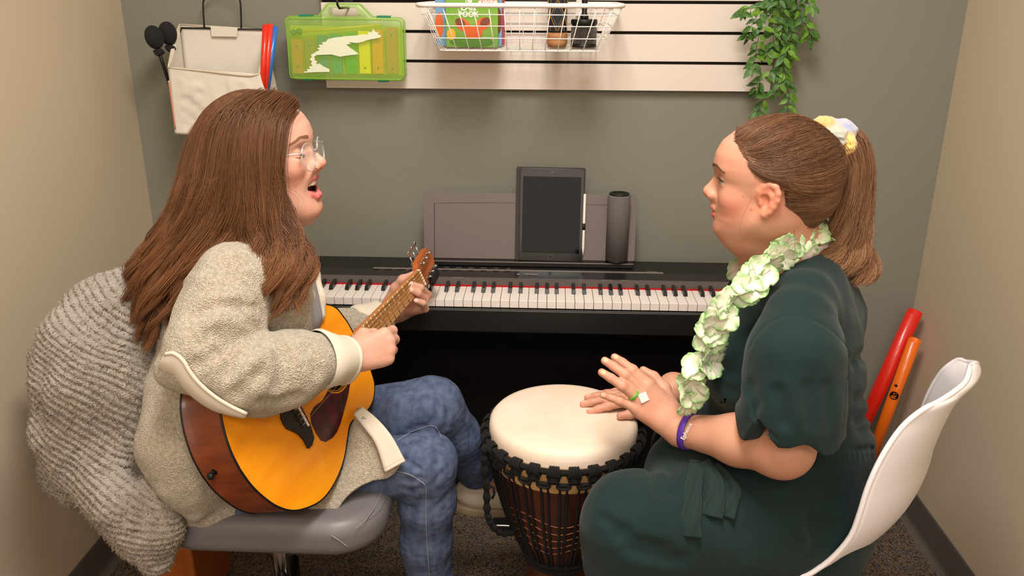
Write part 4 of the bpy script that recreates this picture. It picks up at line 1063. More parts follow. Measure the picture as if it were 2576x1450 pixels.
QF = 1.0      # mesh coarseness, 1 = full detail
m_skinL = mat('skin_fair', (224, 166, 140), .48, attr=True, sss=.12, bump=(900, .06, 'noise', .0006), spec=.4)
m_skinR = mat('skin_warm', (216, 152, 122), .48, attr=True, sss=.12, bump=(900, .06, 'noise', .0006), spec=.4)
def rot_axes(fwd, up):
    f = norm(fwd); u = norm(np.array(up)-f*(np.array(up)@f)); l = np.cross(u, f); return np.stack([f, l, u], 1)
def add_local(S, sub, R, o, k, rad, op='u', c=(0, 0, 0)):
    def fn(p):
        q = (p-o)@R; cc = q.mean(0); rr = np.sqrt(((q-cc)**2).sum(1)).max(); return sub.ev(q, cc, rr)
    S._a(op, fn, o+R@np.array(c, float), rad, k)
def head_sdf(mouth='closed', jaw=0.0, smile=0.0, lids=.0042, fat=0.0, nose=0.0):
    s = Sdf()
    s.ell((-.013, 0, .034), (.099, .0755, .080), 0)
    T_ = np.array([  # z, xf, xb, hw
        (.085, .050, -.05, .052), (.070, .074, -.05, .062), (.050, .0850, -.05, .0695), (.029, .0885, -.05, .0715), (.016, .0850, -.05, .0715), (.006, .0800, -.05, .0705), (-.012, .0790, -.05, .0690),
        (-.025, .0795, -.045, .0670), (-.036, .0815, -.035, .0645), (-.046, .0825, -.02, .0620), (-.056, .0805, -.01, .0590), (-.066-jaw*.5, .0790, .0, .0560),
        (-.076-jaw, .0775, .005, .0515), (-.086-jaw, .0755, .012, .0450), (-.096-jaw, .0730, .018, .0370), (-.104-jaw, .0660, .024, .0280), (-.112-jaw, .0520, .028, .0190)])[::-1]
    T_[:, 3] += fat*np.clip((.0-T_[:, 0])/.05, 0, 1)
    zz = np.linspace(T_[0, 0], T_[-1, 0], 160); tb = [np.interp(zz, T_[:, 0], T_[:, i]) for i in (1, 2, 3)]
    ker = np.exp(-np.linspace(-2, 2, 9)**2); ker /= ker.sum()
    tb = [np.convolve(np.pad(a, 4, 'edge'), ker, 'valid') for a in tb]
    def fn(p):
        z = np.clip(p[:, 2], zz[0], zz[-1]); xf, xb, hw = [np.interp(z, zz, a) for a in tb]
        xw = xb+(xf-xb)*.36; dx = p[:, 0]-xw; A = np.where(dx > 0, xf-xw, xw-xb); n = np.where(dx > 0, 2.35, 2.0)
        r = ((np.abs(dx)/A)**n+(np.abs(p[:, 1])/hw)**n+1e-9)**(1/n)
        d = (r-1)*np.minimum(A, hw)*.95; ez = np.abs(p[:, 2]-z)
        return np.where(ez > 0, np.sqrt(np.maximum(d, 0)**2+ez**2)+np.minimum(d, 0)*0, d)
    s._a('u', fn, (.02, 0, -.02), .13, .022)
    for y in (-1, 1):
        s.cone((.0, y*.036, -.070-jaw*.5), (.034, y*.018, -.088-jaw), .022, .017, .03)
        s.cone((.0, y*(.045+fat), -.056-jaw*.5), (.054, y*.014, -.094-jaw), .016+fat*.5, .013, .035)   # jaw line
        s.cone((.0800, y*.010, .0255), (.068, y*.044, .027), .0045, .004, .012)     # brow ridge
        s.ell((.096, y*.034, .0065), (.0205, .0200, .0120), .012, 's')                # socket
        s.ell((.047+smile*.006, y*.039, -.024+smile*.004), (.025+smile*.003, .022, .020), .018)  # cheek
        s.ell((.0655, y*.0330, .0055), (.0140, .0142, .0126), .004)                  # lids
        if lids > 0:
            s.ell((.0760, y*.0370, .0045), (.0115, .0125, lids), .0012, 's')
            s.cone((.0790, y*.023, .0120), (.0730, y*.045, .0110), .0016, .0014, .004)   # lid fold
        s.ell((.0890+nose*.6, y*.0108, -.0265), (.0085, .0062, .0066), .005)                # ala
        s.cone((.080, y*.016, -.036), (.066, y*(.028+smile*.003), -.056), .0045, .003, .012) if smile else None
    s.cone((.0772, 0, .0125), (.0965+nose, 0, -.0165), .0055, .0066, .010); s.cone((.072, 0, .004), (.0835+nose*.5, 0, -.0265), .010, .0135, .010)                # bridge
    s.ell((.0982+nose, 0, -.0215), (.0078, .0082, .0074), .006)                          # tip
    s.cone((.0955+nose, 0, -.0275), (.082, 0, -.035), .0042, .0045, .006)                # columella
    for y in (-1, 1): s.ell((.0935+nose*.8, y*.0058, -.0325), (.0055, .0028, .0036), .002, 's')
    s.cone((.0830, 0, -.037), (.0840, 0, -.044), .0030, .0030, .010)
    s.ell((.0665, 0, -.0945-jaw), (.0100, .015, .0110), .014)                         # chin
    if mouth == 'closed':
        up = [(.0640, -.025, -.0540), (.0790, -.012, -.0500), (.0850, -.004, -.0480), (.0842, 0, -.0488), (.0850, .004, -.0480), (.0790, .012, -.0500), (.0640, .025, -.0540)]
        lo = [(.0640, -.023, -.0560), (.0775, -.011, -.0605), (.0818, 0, -.0625), (.0775, .011, -.0605), (.0640, .023, -.0560)]
        s.chain(up, [.002, .0042, .0048, .0045, .0048, .0042, .002], .004, k0=.006); s.chain(lo, [.002, .0048, .0056, .0048, .002], .004, k0=.006)
        s.chain([(.068, -.024, -.0550), (.0845, -.010, -.0548), (.0885, 0, -.0556), (.0845, .010, -.0548), (.068, .024, -.0550)], [.0008, .0014, .0022, .0014, .0008], .0015, 's')
    else:
        s.ell((.074, 0, -.0655), (.026, .0235, .0155), .006, 's')
        s.ell((.052, 0, -.066), (.030, .030, .017), .004, 's')
        up = [(.0600, -.0285, -.0570), (.0760, -.0165, -.0505), (.0845, -.005, -.0465), (.0845, .005, -.0465), (.0760, .0165, -.0505), (.0600, .0285, -.0570)]
        lo = [(.0600, -.0285, -.0590), (.0740, -.018, -.0735), (.0815, -.007, -.0810), (.0815, .007, -.0810), (.0740, .018, -.0735), (.0600, .0285, -.0590)]
        s.chain(up, [.003, .0042, .0045, .0045, .0042, .003], .003, k0=.005); s.chain(lo, [.003, .0050, .0058, .0058, .0050, .003], .004, k0=.006)
    return s
def ear_sdf(s, y, c=(-.008, .0715, -.010), fl=.35):
    """adds an ear, y = side sign"""
    ca, sa = cos(fl), sin(fl)
    def q(a, b, o=0):   # a forward, b up, o outwards
        x = a*ca+o*sa; out = -(a-.012)*sa+o*ca
        return (c[0]+x*.88, y*(c[1]+out), c[2]+b*.88)
    s.cone(q(.006, .008, -.006), q(.002, -.008, -.006), .014, .011, .012)
    s.ell(q(-.004, .002, .0), (.017, .0045, .026), .006, R=np.array([[ca, sa*y*-1, 0], [sa*y, ca, 0], [0, 0, 1]]).T)
    hx = [(.013, .002), (.014, .014), (.008, .025), (-.003, .0305), (-.014, .027), (-.0205, .015), (-.0205, .001), (-.016, -.012), (-.009, -.022), (-.001, -.029)]
    s.chain([q(a, b, .005) for a, b in hx], [.0026, .0030, .0034, .0036, .0037, .0036, .0034, .0032, .0034, .0048], .0065)
    s.chain([q(-.001, .020, .004), q(-.010, .008, .005), (q(-.009, -.008, .005)), q(-.003, -.018, .004)], [.0025, .0030, .0030, .0025], .006)
    s.ell(q(.001, -.030, .002), (.0065, .0045, .0075), .005)
    s.ell(q(.0035, -.004, .008), (.0085, .0075, .0125), .003, 's')
    s.cone(q(.012, -.002, .003), q(.010, -.009, .004), .0040, .0035, .004)
class Paint:
    def __init__(s, base): s.base = np.array(lin(base)[:3]); s.l = []
    def ell(s, c, r, rgb, a=1.0, soft=1.0, R=None): s.l.append((np.array(c, float), np.array(r, float), np.array(lin(rgb)[:3]), a, soft, R)); return s
    def line(s, pts, w, rgb, a=1.0):
        pts = catmull(pts, 5)
        for p in pts: s.l.append((p, np.array([w, w, w]), np.array(lin(rgb)[:3]), a, .6, None))
        return s
    def apply(s, v, R0=None, o0=None):
        """v world coordinates; paint entries in world unless R0/o0 were applied beforehand"""
        col = np.tile(s.base, (len(v), 1)); n = vnoise(v, 45, 3)*.5+vnoise(v, 130, 4)*.5
        col *= (1+.05*n)[:, None]
        red = np.clip(vnoise(v, 28, 9), 0, 1)[:, None]; col = col*(1-red*.10*np.array([0, 1, 1]))
        for c, r, rgb, a, soft, R in s.l:
            q = v-c
            if R is not None: q = q@R
            d = np.sqrt(((q/r)**2).sum(1)); w = np.clip((1+soft*.5-d)/soft, 0, 1); w = (w*w*(3-2*w)*a)[:, None]
            col = col*(1-w)+rgb*w
        return col
FL = {'i': (.040, .024, .020), 'm': (.044, .028, .021), 'r': (.041, .026, .021), 'p': (.032, .019, .018)}
def hand(S, paint, R, o, side, flex, thumb, sc=1.0, spread=(6, 1, -4, -12), nailc=(238, 190, 172), k=.006, fat=1.0):
    """R columns: along fingers, thumb side for a right hand, back of hand. side=+1 right hand, -1 left"""
    Wd = lambda p: o+R@(np.array(p, float)*np.array([1, side, 1])*sc)
    mc = {'i': (.086, .026, .0), 'm': (.089, .0085, .003), 'r': (.084, -.0095, .002), 'p': (.077, -.026, -.003)}
    out = {}
    for n_, c in mc.items():
        S.cone(Wd((.006, c[1]*.55, -.001)), Wd((c[0]-.004, c[1], c[2]-.002)), .0135*sc*fat, .0112*sc*fat, .014)
    S.cone(Wd((.02, .014, -.008)), Wd((.05, .020, -.010)), .015*sc*fat, .012*sc*fat, .014)
    S.cone(Wd((.02, -.016, -.008)), Wd((.06, -.024, -.008)), .013*sc*fat, .010*sc*fat, .012)
    for (n_, c), fx, sp in zip(mc.items(), flex, spread):
        a = radians(sp); d0 = np.array([cos(a), sin(a), 0]); p = np.array(c, float); ang = 0; r = [.0098, .0088, .0080, .0070]
        if n_ == 'p': r = [.0084, .0076, .0069, .0060]
        pts = [p.copy()]
        for L_, f in zip(FL[n_], fx):
            ang += radians(f); d = d0*cos(ang)+np.array([0, 0, -1])*sin(ang); p = p+d*L_; pts.append(p.copy())
        last = d; dors = d0*sin(ang)+np.array([0, 0, 1])*cos(ang)
        W = [Wd(q) for q in pts]; rr = [x*sc*fat for x in r]; S.chain(W, rr, .003, k0=k)
        for j in (1,): S.ell(W[j]+R@(np.array([0, 0, 1]))*0, [rr[1]*1.06]*3, .004)
        nb = p-last*.0035+dors*(r[3]*.80); Rn = R@np.stack([last*np.array([1, side, 1]), np.cross(dors, last)*np.array([1, side, 1]), dors*np.array([1, side, 1])], 1)
        S.ell(Wd(nb), (.0062*sc, .0048*sc, .0017*sc), .0008, R=Rn)
        paint.ell(Wd(nb)+Rn[:, 2]*.001, (.0058*sc, .0044*sc, .003*sc), nailc, .9, .4, Rn)
        paint.ell(W[2], [.009*sc]*3, (226, 140, 118), .25, 1.2); paint.ell(W[1], [.010*sc]*3, (222, 134, 112), .25, 1.2); paint.ell(W[3], [.009*sc]*3, (232, 140, 120), .35, 1.2)
        out[n_] = W
    tp = [Wd(q) for q in thumb]; S.chain(tp, [.0135*sc*fat, .0108*sc*fat, .0092*sc*fat, .0076*sc*fat], .006, k0=.014)
    out['t'] = tp
    return out
def finish(name, S, res, m, parent, paint=None, it=1, lo=None, hi=None, near=None):
    v, f = S.mesh(res*QF, lo, hi)
    if it: v = relax(v, f, it, .5)
    if near is not None: v = relax(v, f, 60, .6, near)
    return np_mesh(name, v, f, m, parent, True, None if paint is None else paint.apply(v))
def eyes(parent, R, o, sides, iris=(96, 104, 88), look=(1, 0, 0), closed=False):
    m_eye = MATS.get('eye_white') or mat('eye_white', (226, 214, 206), .12, coat=.5)
    m_ir = mat('iris_%d' % iris[0], iris, .15, coat=.6); m_pu = MATS.get('pupil') or mat('pupil', (8, 8, 8), .1)
    for y in sides:
        c = np.array([.0655, y*.0330, .0052]); r = .0122
        e = MB().ball(o+R@c, r, 20).build('eye', m_eye, parent, smooth=True)
        d = norm(look); A = frame(tuple(o+R@c), tuple(R@d), tuple(R@np.array([0, 0, 1.])))
        prof = lambda a0, a1, rr: [(rr*sin(a), rr*cos(a)) for a in np.linspace(a0, a1, 6)]
        MB().lathe(prof(.0, .46, r+.0003), 24, A @ Matrix.Rotation(pi/2, 4, 'Y')).build('iris', m_ir, e, smooth=True)
        MB().lathe(prof(.0, .2, r+.0005), 20, A @ Matrix.Rotation(pi/2, 4, 'Y')).build('pupil', m_pu, e, smooth=True)
def lashes(name, parent, R, o, pts, n, L_, m, drop=0, r0=.00035):
    C = []
    pc = catmull(pts, 8)
    for i in range(n):
        t = i/(n-1)*(len(pc)-1); a = int(t); b = min(a+1, len(pc)-1); p = pc[a]*(1-t+a)+pc[b]*(t-a); e = norm((1, (p[1]-(.0315 if p[1] > 0 else -.0315))*22, drop+rng.uniform(-.1, .1)))
        C.append([o+R@(p+e*L_*s+np.array([0, 0, (.25 if drop >= 0 else -.2)*L_*s*s])) for s in np.linspace(0, 1, 5)])
    return strands(name, C, r0, m, parent)
def brow(parent, R, o, y, col, n=150, up=0.0, m=None, S=None):
    C = []
    for i in range(n):
        t = rng.uniform(); x = .0905-.016*t**1.5; yy = y*(.012+.042*t); z = .0295+.004*sin(min(t*1.4, 1)*pi/2*1.2)-.007*max(t-.45, 0)/.55+up+rng.uniform(-.0026, .0026)*(1-.6*t)
        d = norm((-.15-.3*t, y*.9, .35-.7*t)); p = np.array([x, yy, z]); L_ = .006
        C.append([o+R@(p+d*L_*s+np.array([.0005, 0, 0])) for s in np.linspace(0, 1, 4)])
    C = push_out(C, [S], .0002, .0012, pull=True)
    return strands('eyebrow', C, .00028, m, parent)

def push_out(C, sdfs, lo, hi, it=4, pull=False):
    """move strand points so they lie just outside the given implicit surfaces"""
    C = np.asarray(C, float); n, k, _ = C.shape; V = C.reshape(-1, 3).copy(); tgt = np.repeat(rng.uniform(lo, hi, n), k)
    def D(p):
        out = np.full(len(p), 9.)
        for i in range(0, len(p), 20000):
            q = p[i:i+20000]; out[i:i+20000] = np.minimum.reduce([s.ev(q) for s in sdfs])
        return out
    for _ in range(it):
        d = D(V); ix = np.where((d < tgt) | pull)[0]
        if not len(ix): break
        q = V[ix]; e = .0015; g = np.stack([D(q+np.eye(3)[i]*e)-d[ix] for i in range(3)], 1); g /= np.linalg.norm(g, axis=1, keepdims=True)+1e-9
        V[ix] = q+g*np.clip(tgt[ix]-d[ix], -.02, .03)[:, None]
    R_ = V.reshape(n, k, 3); R2 = R_.copy(); R2[:, 1:-1] = .25*R_[:, :-2]+.5*R_[:, 1:-1]+.25*R_[:, 2:]
    return R2
# ---------------------------------------------------------------- woman on the left
m_hairL = mat('hair_auburn', (110, 66, 38), .45, attr=True, spec=.4)
m_hairLb = mat('hair_auburn_under', (70, 40, 24), .6, bump=(60, .6, 'noise', .01, (1, 1, .15)))
m_sherpa = mat('sherpa_fleece', (192, 180, 160), .95, var=(160, (150, 136, 116), .65), bump=(430, 1.0, 'voronoi', .0028), sheen=.3, spec=.1)
m_twill = mat('cream_twill', (212, 202, 184), .85, bump=(1400, .3, 'noise', .0005), spec=.2)
m_jeans = mat('blue_denim', (68, 79, 106), .85, attr=False, var=(70, (104, 116, 144), .6, (1, 1, .5)), bump=(1500, .4, 'noise', .0006), spec=.2)
m_seam = mat('denim_thread', (128, 132, 146), .8); m_undershirt = mat('gray_shirt', (150, 148, 152), .9)
HLR = rot_axes((cos(radians(-4))*cos(radians(8)), sin(radians(-4)), sin(radians(8))), (-sin(radians(8)), 0, 1)); HLo = P(776, 343, 1.505)-HLR@np.array([.0885, 0, .029])
def woman_left():
    t = thing('person', 'woman with long auburn hair, clear glasses, fleece jacket and jeans, playing guitar', 'person', (-.5, 1.5, 0))
    O = np.array([-.5, 1.5, 0]); pr = bpy.data.objects.new('x', None)
    S = Sdf(); pt = Paint((209, 160, 138))
    h = head_sdf('open', jaw=.012, smile=1.0, lids=0, nose=.005)
    Sh = Sdf(); h0 = head_sdf('open', jaw=.012, smile=1.0, lids=0, nose=.005); add_local(Sh, h0, HLR, HLo, 0, .15)
    for y in (-1, 1): ear_sdf(h, y)
    add_local(S, h, HLR, HLo, .0, .15)
    Wl = lambda p: HLo+HLR@np.array(p, float)
    for y in (-1, 1):
        pt.ell(Wl((.060, y*.045, -.028)), (.026, .022, .022), (226, 130, 112), .42, 1.4)
    pt.ell(Wl((.1, 0, -.024)), (.012, .014, .012), (222, 126, 108), .5, 1.2); pt.ell(Wl((.075, 0, -.11)), (.02, .02, .015), (226, 140, 118), .3, 1.3)
    up = [(.0600, -.0285, -.0570), (.0760, -.0165, -.0505), (.0845, -.005, -.0465), (.0845, .005, -.0465), (.0760, .0165, -.0505), (.0600, .0285, -.0570)]
    lo = [(.0600, -.0285, -.0590), (.0740, -.018, -.0735), (.0815, -.007, -.0810), (.0815, .007, -.0810), (.0740, .018, -.0735), (.0600, .0285, -.0590)]
    pt.line([Wl(np.array(p)+(.001, 0, -.001)) for p in up], .0052, (196, 104, 98), .7); pt.line([Wl(np.array(p)+(.001, 0, 0)) for p in lo], .0068, (206, 110, 104), .75)
    pt.ell(Wl((.056, 0, -.066)), (.0265, .027, .0165), (60, 14, 16), 1, .25, HLR)
    # neck into the collar
    S.cone(Wl((-.025, 0, -.05)), P(640, 640, 1.50), .052, .058, .02); S.cone(Wl((.025, 0, -.100)), Wl((-.02, 0, -.115)), .024, .035, .03)
    nb = P(640, 650, 1.50)
    S.cone(nb, P(600, 860, 1.5), .075, .11, .05); S.cone(P(600, 860, 1.5), P(600, 1150, 1.5), .11, .11, .05)
    # near arm inside the sleeve, strumming hand
    wr = P(868, 907, 1.40)
    S.chain([P(590, 700, 1.38), P(530, 895, 1.28), wr], [.034, .030, .024], .03)
    R1 = rot_axes((.80, .58, .10), (.36, -.70, .42)); 
    hd = hand(S, pt, np.stack([R1[:, 0], R1[:, 1], R1[:, 2]], 1), wr+R1[:, 0]*.012, 1, [(48, 62, 30), (58, 70, 40), (66, 74, 40), (72, 74, 40)], [(.020, .024, -.010), (.048, .040, -.022), (.074, .034, -.034), (.092, .020, -.044)], sc=.93, spread=(4, 1, -3, -8), fat=1.12)
    # fretting hand wrapped round the neck
    f = lambda *a: P(*a)
    S.chain([P(700, 760, 1.64), P(892, 846, 1.765), f(960, 800, 1.84), f(1000, 782, 1.895)], [.034, .028, .025, .027], .03)
    S.cone(f(990, 785, 1.895), f(1040, 770, 1.905), .027, .024, .012)
    S.chain([f(1038, 752, 1.905), f(1076, 742, 1.865), f(1058, 724, 1.835), f(1033, 715, 1.822)], [.0105, .0098, .0088, .0076], .003, k0=.012)
    S.chain([f(1040, 772, 1.895), f(1068, 756, 1.848), f(1052, 738, 1.822), f(1034, 730, 1.812)], [.0105, .0096, .0086, .0076], .003, k0=.012)
    S.chain([f(1036, 782, 1.885), f(1062, 772, 1.85), f(1054, 752, 1.83)], [.0102, .0092, .008], .003, k0=.012)
    S.chain([f(1028, 785, 1.875), f(1070, 778, 1.835), f(1064, 763, 1.815), f(1047, 757, 1.806)], [.0098, .0086, .0078, .0068], .003, k0=.012)
    S.chain([f(978, 768, 1.885), f(996, 725, 1.875), f(1013, 704, 1.87), f(1039, 692, 1.868)], [.018, .0125, .0108, .0088], .008, k0=.014)
    for q in ((1034, 715, 1.822), (1035, 730, 1.812), (1048, 757, 1.806)): pt.ell(f(*q)+np.array([.0, -.006, .003]), (.0062, .004, .0042), (240, 196, 182), .8, .5)
    for q in ((1078, 742, 1.865), (1070, 756, 1.848), (1072, 778, 1.835), (998, 725, 1.875)): pt.ell(f(*q), (.013, .013, .013), (232, 140, 126), .35, 1.2)
    # lower legs skin at the ankle of the crossed leg
    an, ft = P(1208, 1180, 1.76), P(1222, 1225, 1.78)
    S.cone(P(1180, 1130, 1.74), an, .040, .034, .02); S.cone(an, ft, .034, .034, .02)
    o = finish('body', S, .0019, m_skinL, None, pt)
    o.parent = t; o.matrix_parent_inverse = Matrix.Translation(-Vector(O))
    def child(ob, par=None):
        ob.parent = par or t; ob.matrix_parent_inverse = Matrix.Translation(-Vector(O)) if par is None else Matrix.Identity(4); return ob
    # teeth and tongue
    m_teeth = mat('teeth', (240, 230, 212), .22, coat=.4); m_tong = mat('tongue', (170, 74, 84), .35)
    mb = MB(); Mh = Matrix([list(HLR[i])+[HLo[i]] for i in range(3)]+[[0, 0, 0, 1]])
    for k in range(-5, 6):
        a = k*.215; c = Vector((.0800-.024*(1-cos(a)), .0235*sin(a), -.0560)); w = .0037 if abs(k) < 2 else .0032; hgt = .0052 if abs(k) < 2 else .0046
        mb.ball(Mh @ c, (1, 1, 1), 6, (Mh.to_3x3() @ Matrix.Rotation(a, 3, 'Z')).to_4x4() @ Matrix.Diagonal((.0026, w*.98, hgt, 1)))
    child(mb.build('upper_teeth', m_teeth, None, smooth=True))
    child(MB().ball(Mh @ Vector((.058, 0, -.076)), (1, 1, 1), 12, Mh.to_3x3().to_4x4() @ Matrix.Diagonal((.020, .016, .0065, 1))).build('tongue', m_tong, None, smooth=True))
    m_lash = mat('lash_brown', (52, 32, 24), .5); m_browL = mat('brow_brown', (160, 112, 82), .7)
    for y in (-1, 1):
        lp = [(.0800, y*.022, .0012), (.0800, y*.029, -.0012), (.0775, y*.037, -.0012), (.0725, y*.0445, .0018)]
        child(lashes('eyelashes', None, HLR, HLo, np.array(lp), 40, .0042, m_lash, drop=-.35, r0=.0003))
        child(brow(None, HLR, HLo, y, None, 420, up=.0, m=m_browL, S=S))
    child(MB().tube([Wl((.0945+.0035*cos(a), -.0165-.001*sin(a), -.0295+.0035*sin(a))) for a in np.linspace(-2.4, 1.2, 10)], .0007, 6).build('nose_ring', mat('gold', (232, 180, 90), .25, 1.0), None, smooth=True))
    # -------- jeans
    def on(S_, pts, off=.0005):   # push points onto an implicit surface along -Y
        out = []
        for p in pts:
            p = np.array(p, float); d = norm(p-np.array([0, 0, H])); q = p-d*.15
            for _ in range(40):
                v = S_.ev(q[None])[0]-off
                if v < .0002: break
                q = q+d*v*.8
            out.append(q)
        return out
    J = Sdf()
    J.ell(P(640, 1190, 1.50), (.15, .17, .12), 0)
    kn = P(1088, 1026, 1.63); J.chain([P(660, 1150, 1.63), P(880, 1062, 1.625), kn], [.088, .073, .066], .03)
    J.chain([kn, P(1146, 1100, 1.68), P(1186, 1165, 1.73)], [.066, .056, .046], .02); J.cone(P(1188, 1150, 1.72), P(1196, 1182, 1.75), .046, .047, .01)
    kn2 = P(1072, 1165, 1.50); J.chain([P(650, 1215, 1.50), P(860, 1195, 1.50), kn2], [.085, .072, .062], .015)
    sh = [kn2, P(1075, 1260, 1.51), P(1072, 1360, 1.52), P(1082, 1470, 1.54), P(1090, 1640, 1.58)]; J.chain(sh, [.060, .0585, .0545, .051, .046], .02)
    J.groove(on(J, [P(985, 1140, 1.37), P(1030, 1165, 1.37), P(1068, 1190, 1.38)], 0), .006, .006)
    J.groove(on(J, [P(1000, 1230, 1.38), P(1040, 1240, 1.38), P(1072, 1225, 1.385)], 0), .007, .007); J.groove(on(J, [P(1005, 1205, 1.38), P(1040, 1212, 1.375), P(1065, 1195, 1.38)], 0), .006, .005)
    J.groove(on(J, [P(1010, 1275, 1.39), P(1050, 1282, 1.38)], 0), .008, .004); J.groove(on(J, [P(1080, 1230, 1.385), P(1105, 1200, 1.39), P(1120, 1180, 1.41)], 0), .007, .004); J.groove(on(J, [P(1085, 1290, 1.39), P(1110, 1265, 1.4), P(1130, 1235, 1.42)], 0), .006, .004)
    J.groove(on(J, [P(1075, 1070, 1.54), P(1098, 1048, 1.54), P(1106, 1010, 1.545)], 0), .007, .005); J.groove(on(J, [P(1110, 1090, 1.56), P(1125, 1060, 1.56), P(1128, 1020, 1.57)], 0), .008, .005); J.groove(on(J, [P(1010, 1090, 1.525), P(1050, 1075, 1.53), P(1085, 1070, 1.54)], 0), .006, .005)
    J.groove(on(J, [P(1090, 1180, 1.39), P(1110, 1150, 1.39), P(1125, 1130, 1.41)], 0), .006, .003)
    J.disp(lambda p: vnoise(p, 20, 9)*.0016+vnoise(p, 38, 2)*.0012+vnoise(p*np.array([1, 1, 2.2]), 75, 5)*.0009, P(950, 1180, 1.5), .7)
    child(finish('jeans', J, .0032, m_jeans, None))
    # side seam and knee seam of the near leg
    sm = catmull([P(x, y, 1.42) for x, y in ((990, 1184), (1030, 1195), (1055, 1210), (1071, 1228), (1071, 1290), (1073, 1350), (1078, 1420), (1083, 1480))], 8)
    child(MB().tube(on(J, sm), .0012, 6).build('outer_seam', m_seam, None, smooth=True))
    sm = catmull([P(x, y, 1.55) for x, y in ((998, 1110), (1030, 1090), (1060, 1078), (1082, 1072), (1096, 1076), (1110, 1098))], 8)
    child(MB().tube(on(J, sm), .0010, 6).build('outer_seam', m_seam, None, smooth=True))
    # -------- shoe of the crossed leg and of the standing leg
    m_shoe = mat('white_canvas_shoe', (196, 184, 164), .85); m_sole = mat('tan_rubber_sole', (150, 132, 106), .7)
    def shoe(ankle, d, up, nm):
        R_ = rot_axes(d, up); s = Sdf(); a = np.array(ankle)
        q = lambda p: a+R_@np.array(p, float)
        s.ell(q((.045, 0, -.045)), (.115, .042, .032), 0, R=R_); s.ell(q((-.015, 0, -.030)), (.050, .038, .042), .02, R=R_); s.ell(q((-.0, 0, .015)), (.035, .029, .045), .004, 's', R=R_)
        s.box(q((.04, 0, -.10)), (.2, .1, .030), .0, 0, 's', R=R_)
        sh_ = finish('shoe', s, .0028, m_shoe, None); child(sh_)
        s2 = Sdf(); s2.ell(q((.045, 0, -.066)), (.120, .046, .050), 0, R=R_); s2.ell(q((-.02, 0, -.066)), (.052, .041, .05), .02, R=R_)
        s2.box(q((.04, 0, -.118)), (.25, .1, .034), 0, 0, 's', R=R_); s2.box(q((.04, 0, -.028)), (.25, .1, .034), 0, 0, 's', R=R_)
        so = finish('sole', s2, .0028, m_sole, None); so.parent = sh_
        return sh_
    shoe(P(1222, 1205, 1.78), (.75, .45, -.30), (.3, .1, 1), 'crossed'); a_ = sh[-1].copy(); a_[2] = .086; shoe(a_, (.95, .1, 0), (0, 0, 1), 'standing')
    # -------- jacket
    K = Sdf(); f = P
    tc = [f(625, 690, 1.50), f(590, 850, 1.50), f(560, 1020, 1.50), f(575, 1180, 1.50)]
    K.ell(tc[0], (.10, .165, .09), 0); K.ell(tc[1], (.135, .185, .16), .06); K.ell(tc[2], (.155, .19, .16), .06); K.ell(tc[3], (.155, .19, .09), .05)
    K.cone(f(640, 640, 1.50), f(630, 700, 1.5), .070, .10, .03)
    K.cone(f(605, 690, 1.37), f(605, 690, 1.64), .058, .058, .04)          # shoulders
    K.cone(f(700, 700, 1.42), f(690, 850, 1.42), .060, .07, .04); K.cone(f(745, 720, 1.56), f(760, 830, 1.57), .045, .05, .03)   # fronts
    # near sleeve: shoulder - elbow - cuff
    K.chain([f(585, 712, 1.36), f(560, 800, 1.31), f(525, 890, 1.26)], [.066, .072, .072], .02, k0=.03)
    K.chain([f(525, 892, 1.26), f(625, 938, 1.265), f(735, 922, 1.31), f(800, 910, 1.345)], [.070, .0700, .062, .051], .012)
    K.cone(f(735, 960, 1.30), f(660, 985, 1.28), .042, .044, .02); K.cone(f(500, 870, 1.26), f(445, 925, 1.24), .055, .030, .03)
    # far sleeve
    K.chain([f(640, 740, 1.66), f(760, 860, 1.72), f(912, 838, 1.75)], [.078, .076, .056], .03)
    # lower back and side panels draping over the chair
    K.chain([f(470, 1000, 1.38), f(460, 1120, 1.33), f(475, 1200, 1.31)], [.075, .075, .058], .03); K.chain([f(475, 1200, 1.31), f(490, 1285, 1.30)], [.050, .022], .03)
    K.chain([f(540, 1180, 1.34), f(520, 1240, 1.33)], [.06, .035], .03); K.cone(f(440, 1000, 1.5), f(470, 1200, 1.52), .075, .075, .03)
    # folds
    for pts, w, dp in ((((560, 770), (620, 795), (655, 830), (680, 850)), .010, .012), (((640, 760), (668, 800), (688, 845)), .008, .010), (((500, 830), (560, 800), (620, 800), (665, 822)), .012, -.006),
                       (((470, 800), (540, 770), (600, 770), (650, 785)), .009, .006), (((560, 960), (590, 900), (640, 865), (690, 850)), .011, .010), (((600, 975), (640, 905), (690, 870)), .010, -.005),
                       (((540, 900), (600, 855), (650, 845)), .010, .007), (((700, 860), (715, 900), (712, 950), (690, 1000)), .012, .007), (((760, 860), (790, 900), (800, 960)), .010, .006),
                       (((480, 870), (520, 850), (570, 840)), .012, .006), (((640, 1010), (700, 1015), (770, 990)), .010, .005), (((450, 720), (500, 700), (560, 705)), .012, -.005), (((580, 1010), (620, 960), (680, 930)), .010, .006),
                       (((470, 930), (520, 905), (560, 870)), .010, .006)):
        K.groove([np.array(on(K, [f(x, y, 1.3)])[0]) for x, y in pts], w*1.1, dp*(1.9 if dp > 0 else 1.3))
    K.groove([f(400, 1000, 1.36), f(420, 1120, 1.30), f(470, 1250, 1.27)], .012, .006); K.groove([f(470, 1080, 1.27), f(490, 1160, 1.26), f(500, 1240, 1.27)], .014, -.005)
    K.disp(lambda p: vnoise(p, 16, 1)*.005+vnoise(p, 40, 2)*.002, f(600, 950, 1.45), .8)
    K.ell(HLo+HLR@np.array([-.01, 0, -.03]), (.09, .075, .13), .01, 's', R=HLR)
    # trim behind the guitar body: hollow so the guitar back rests on the front of the jacket
    GMi = GR
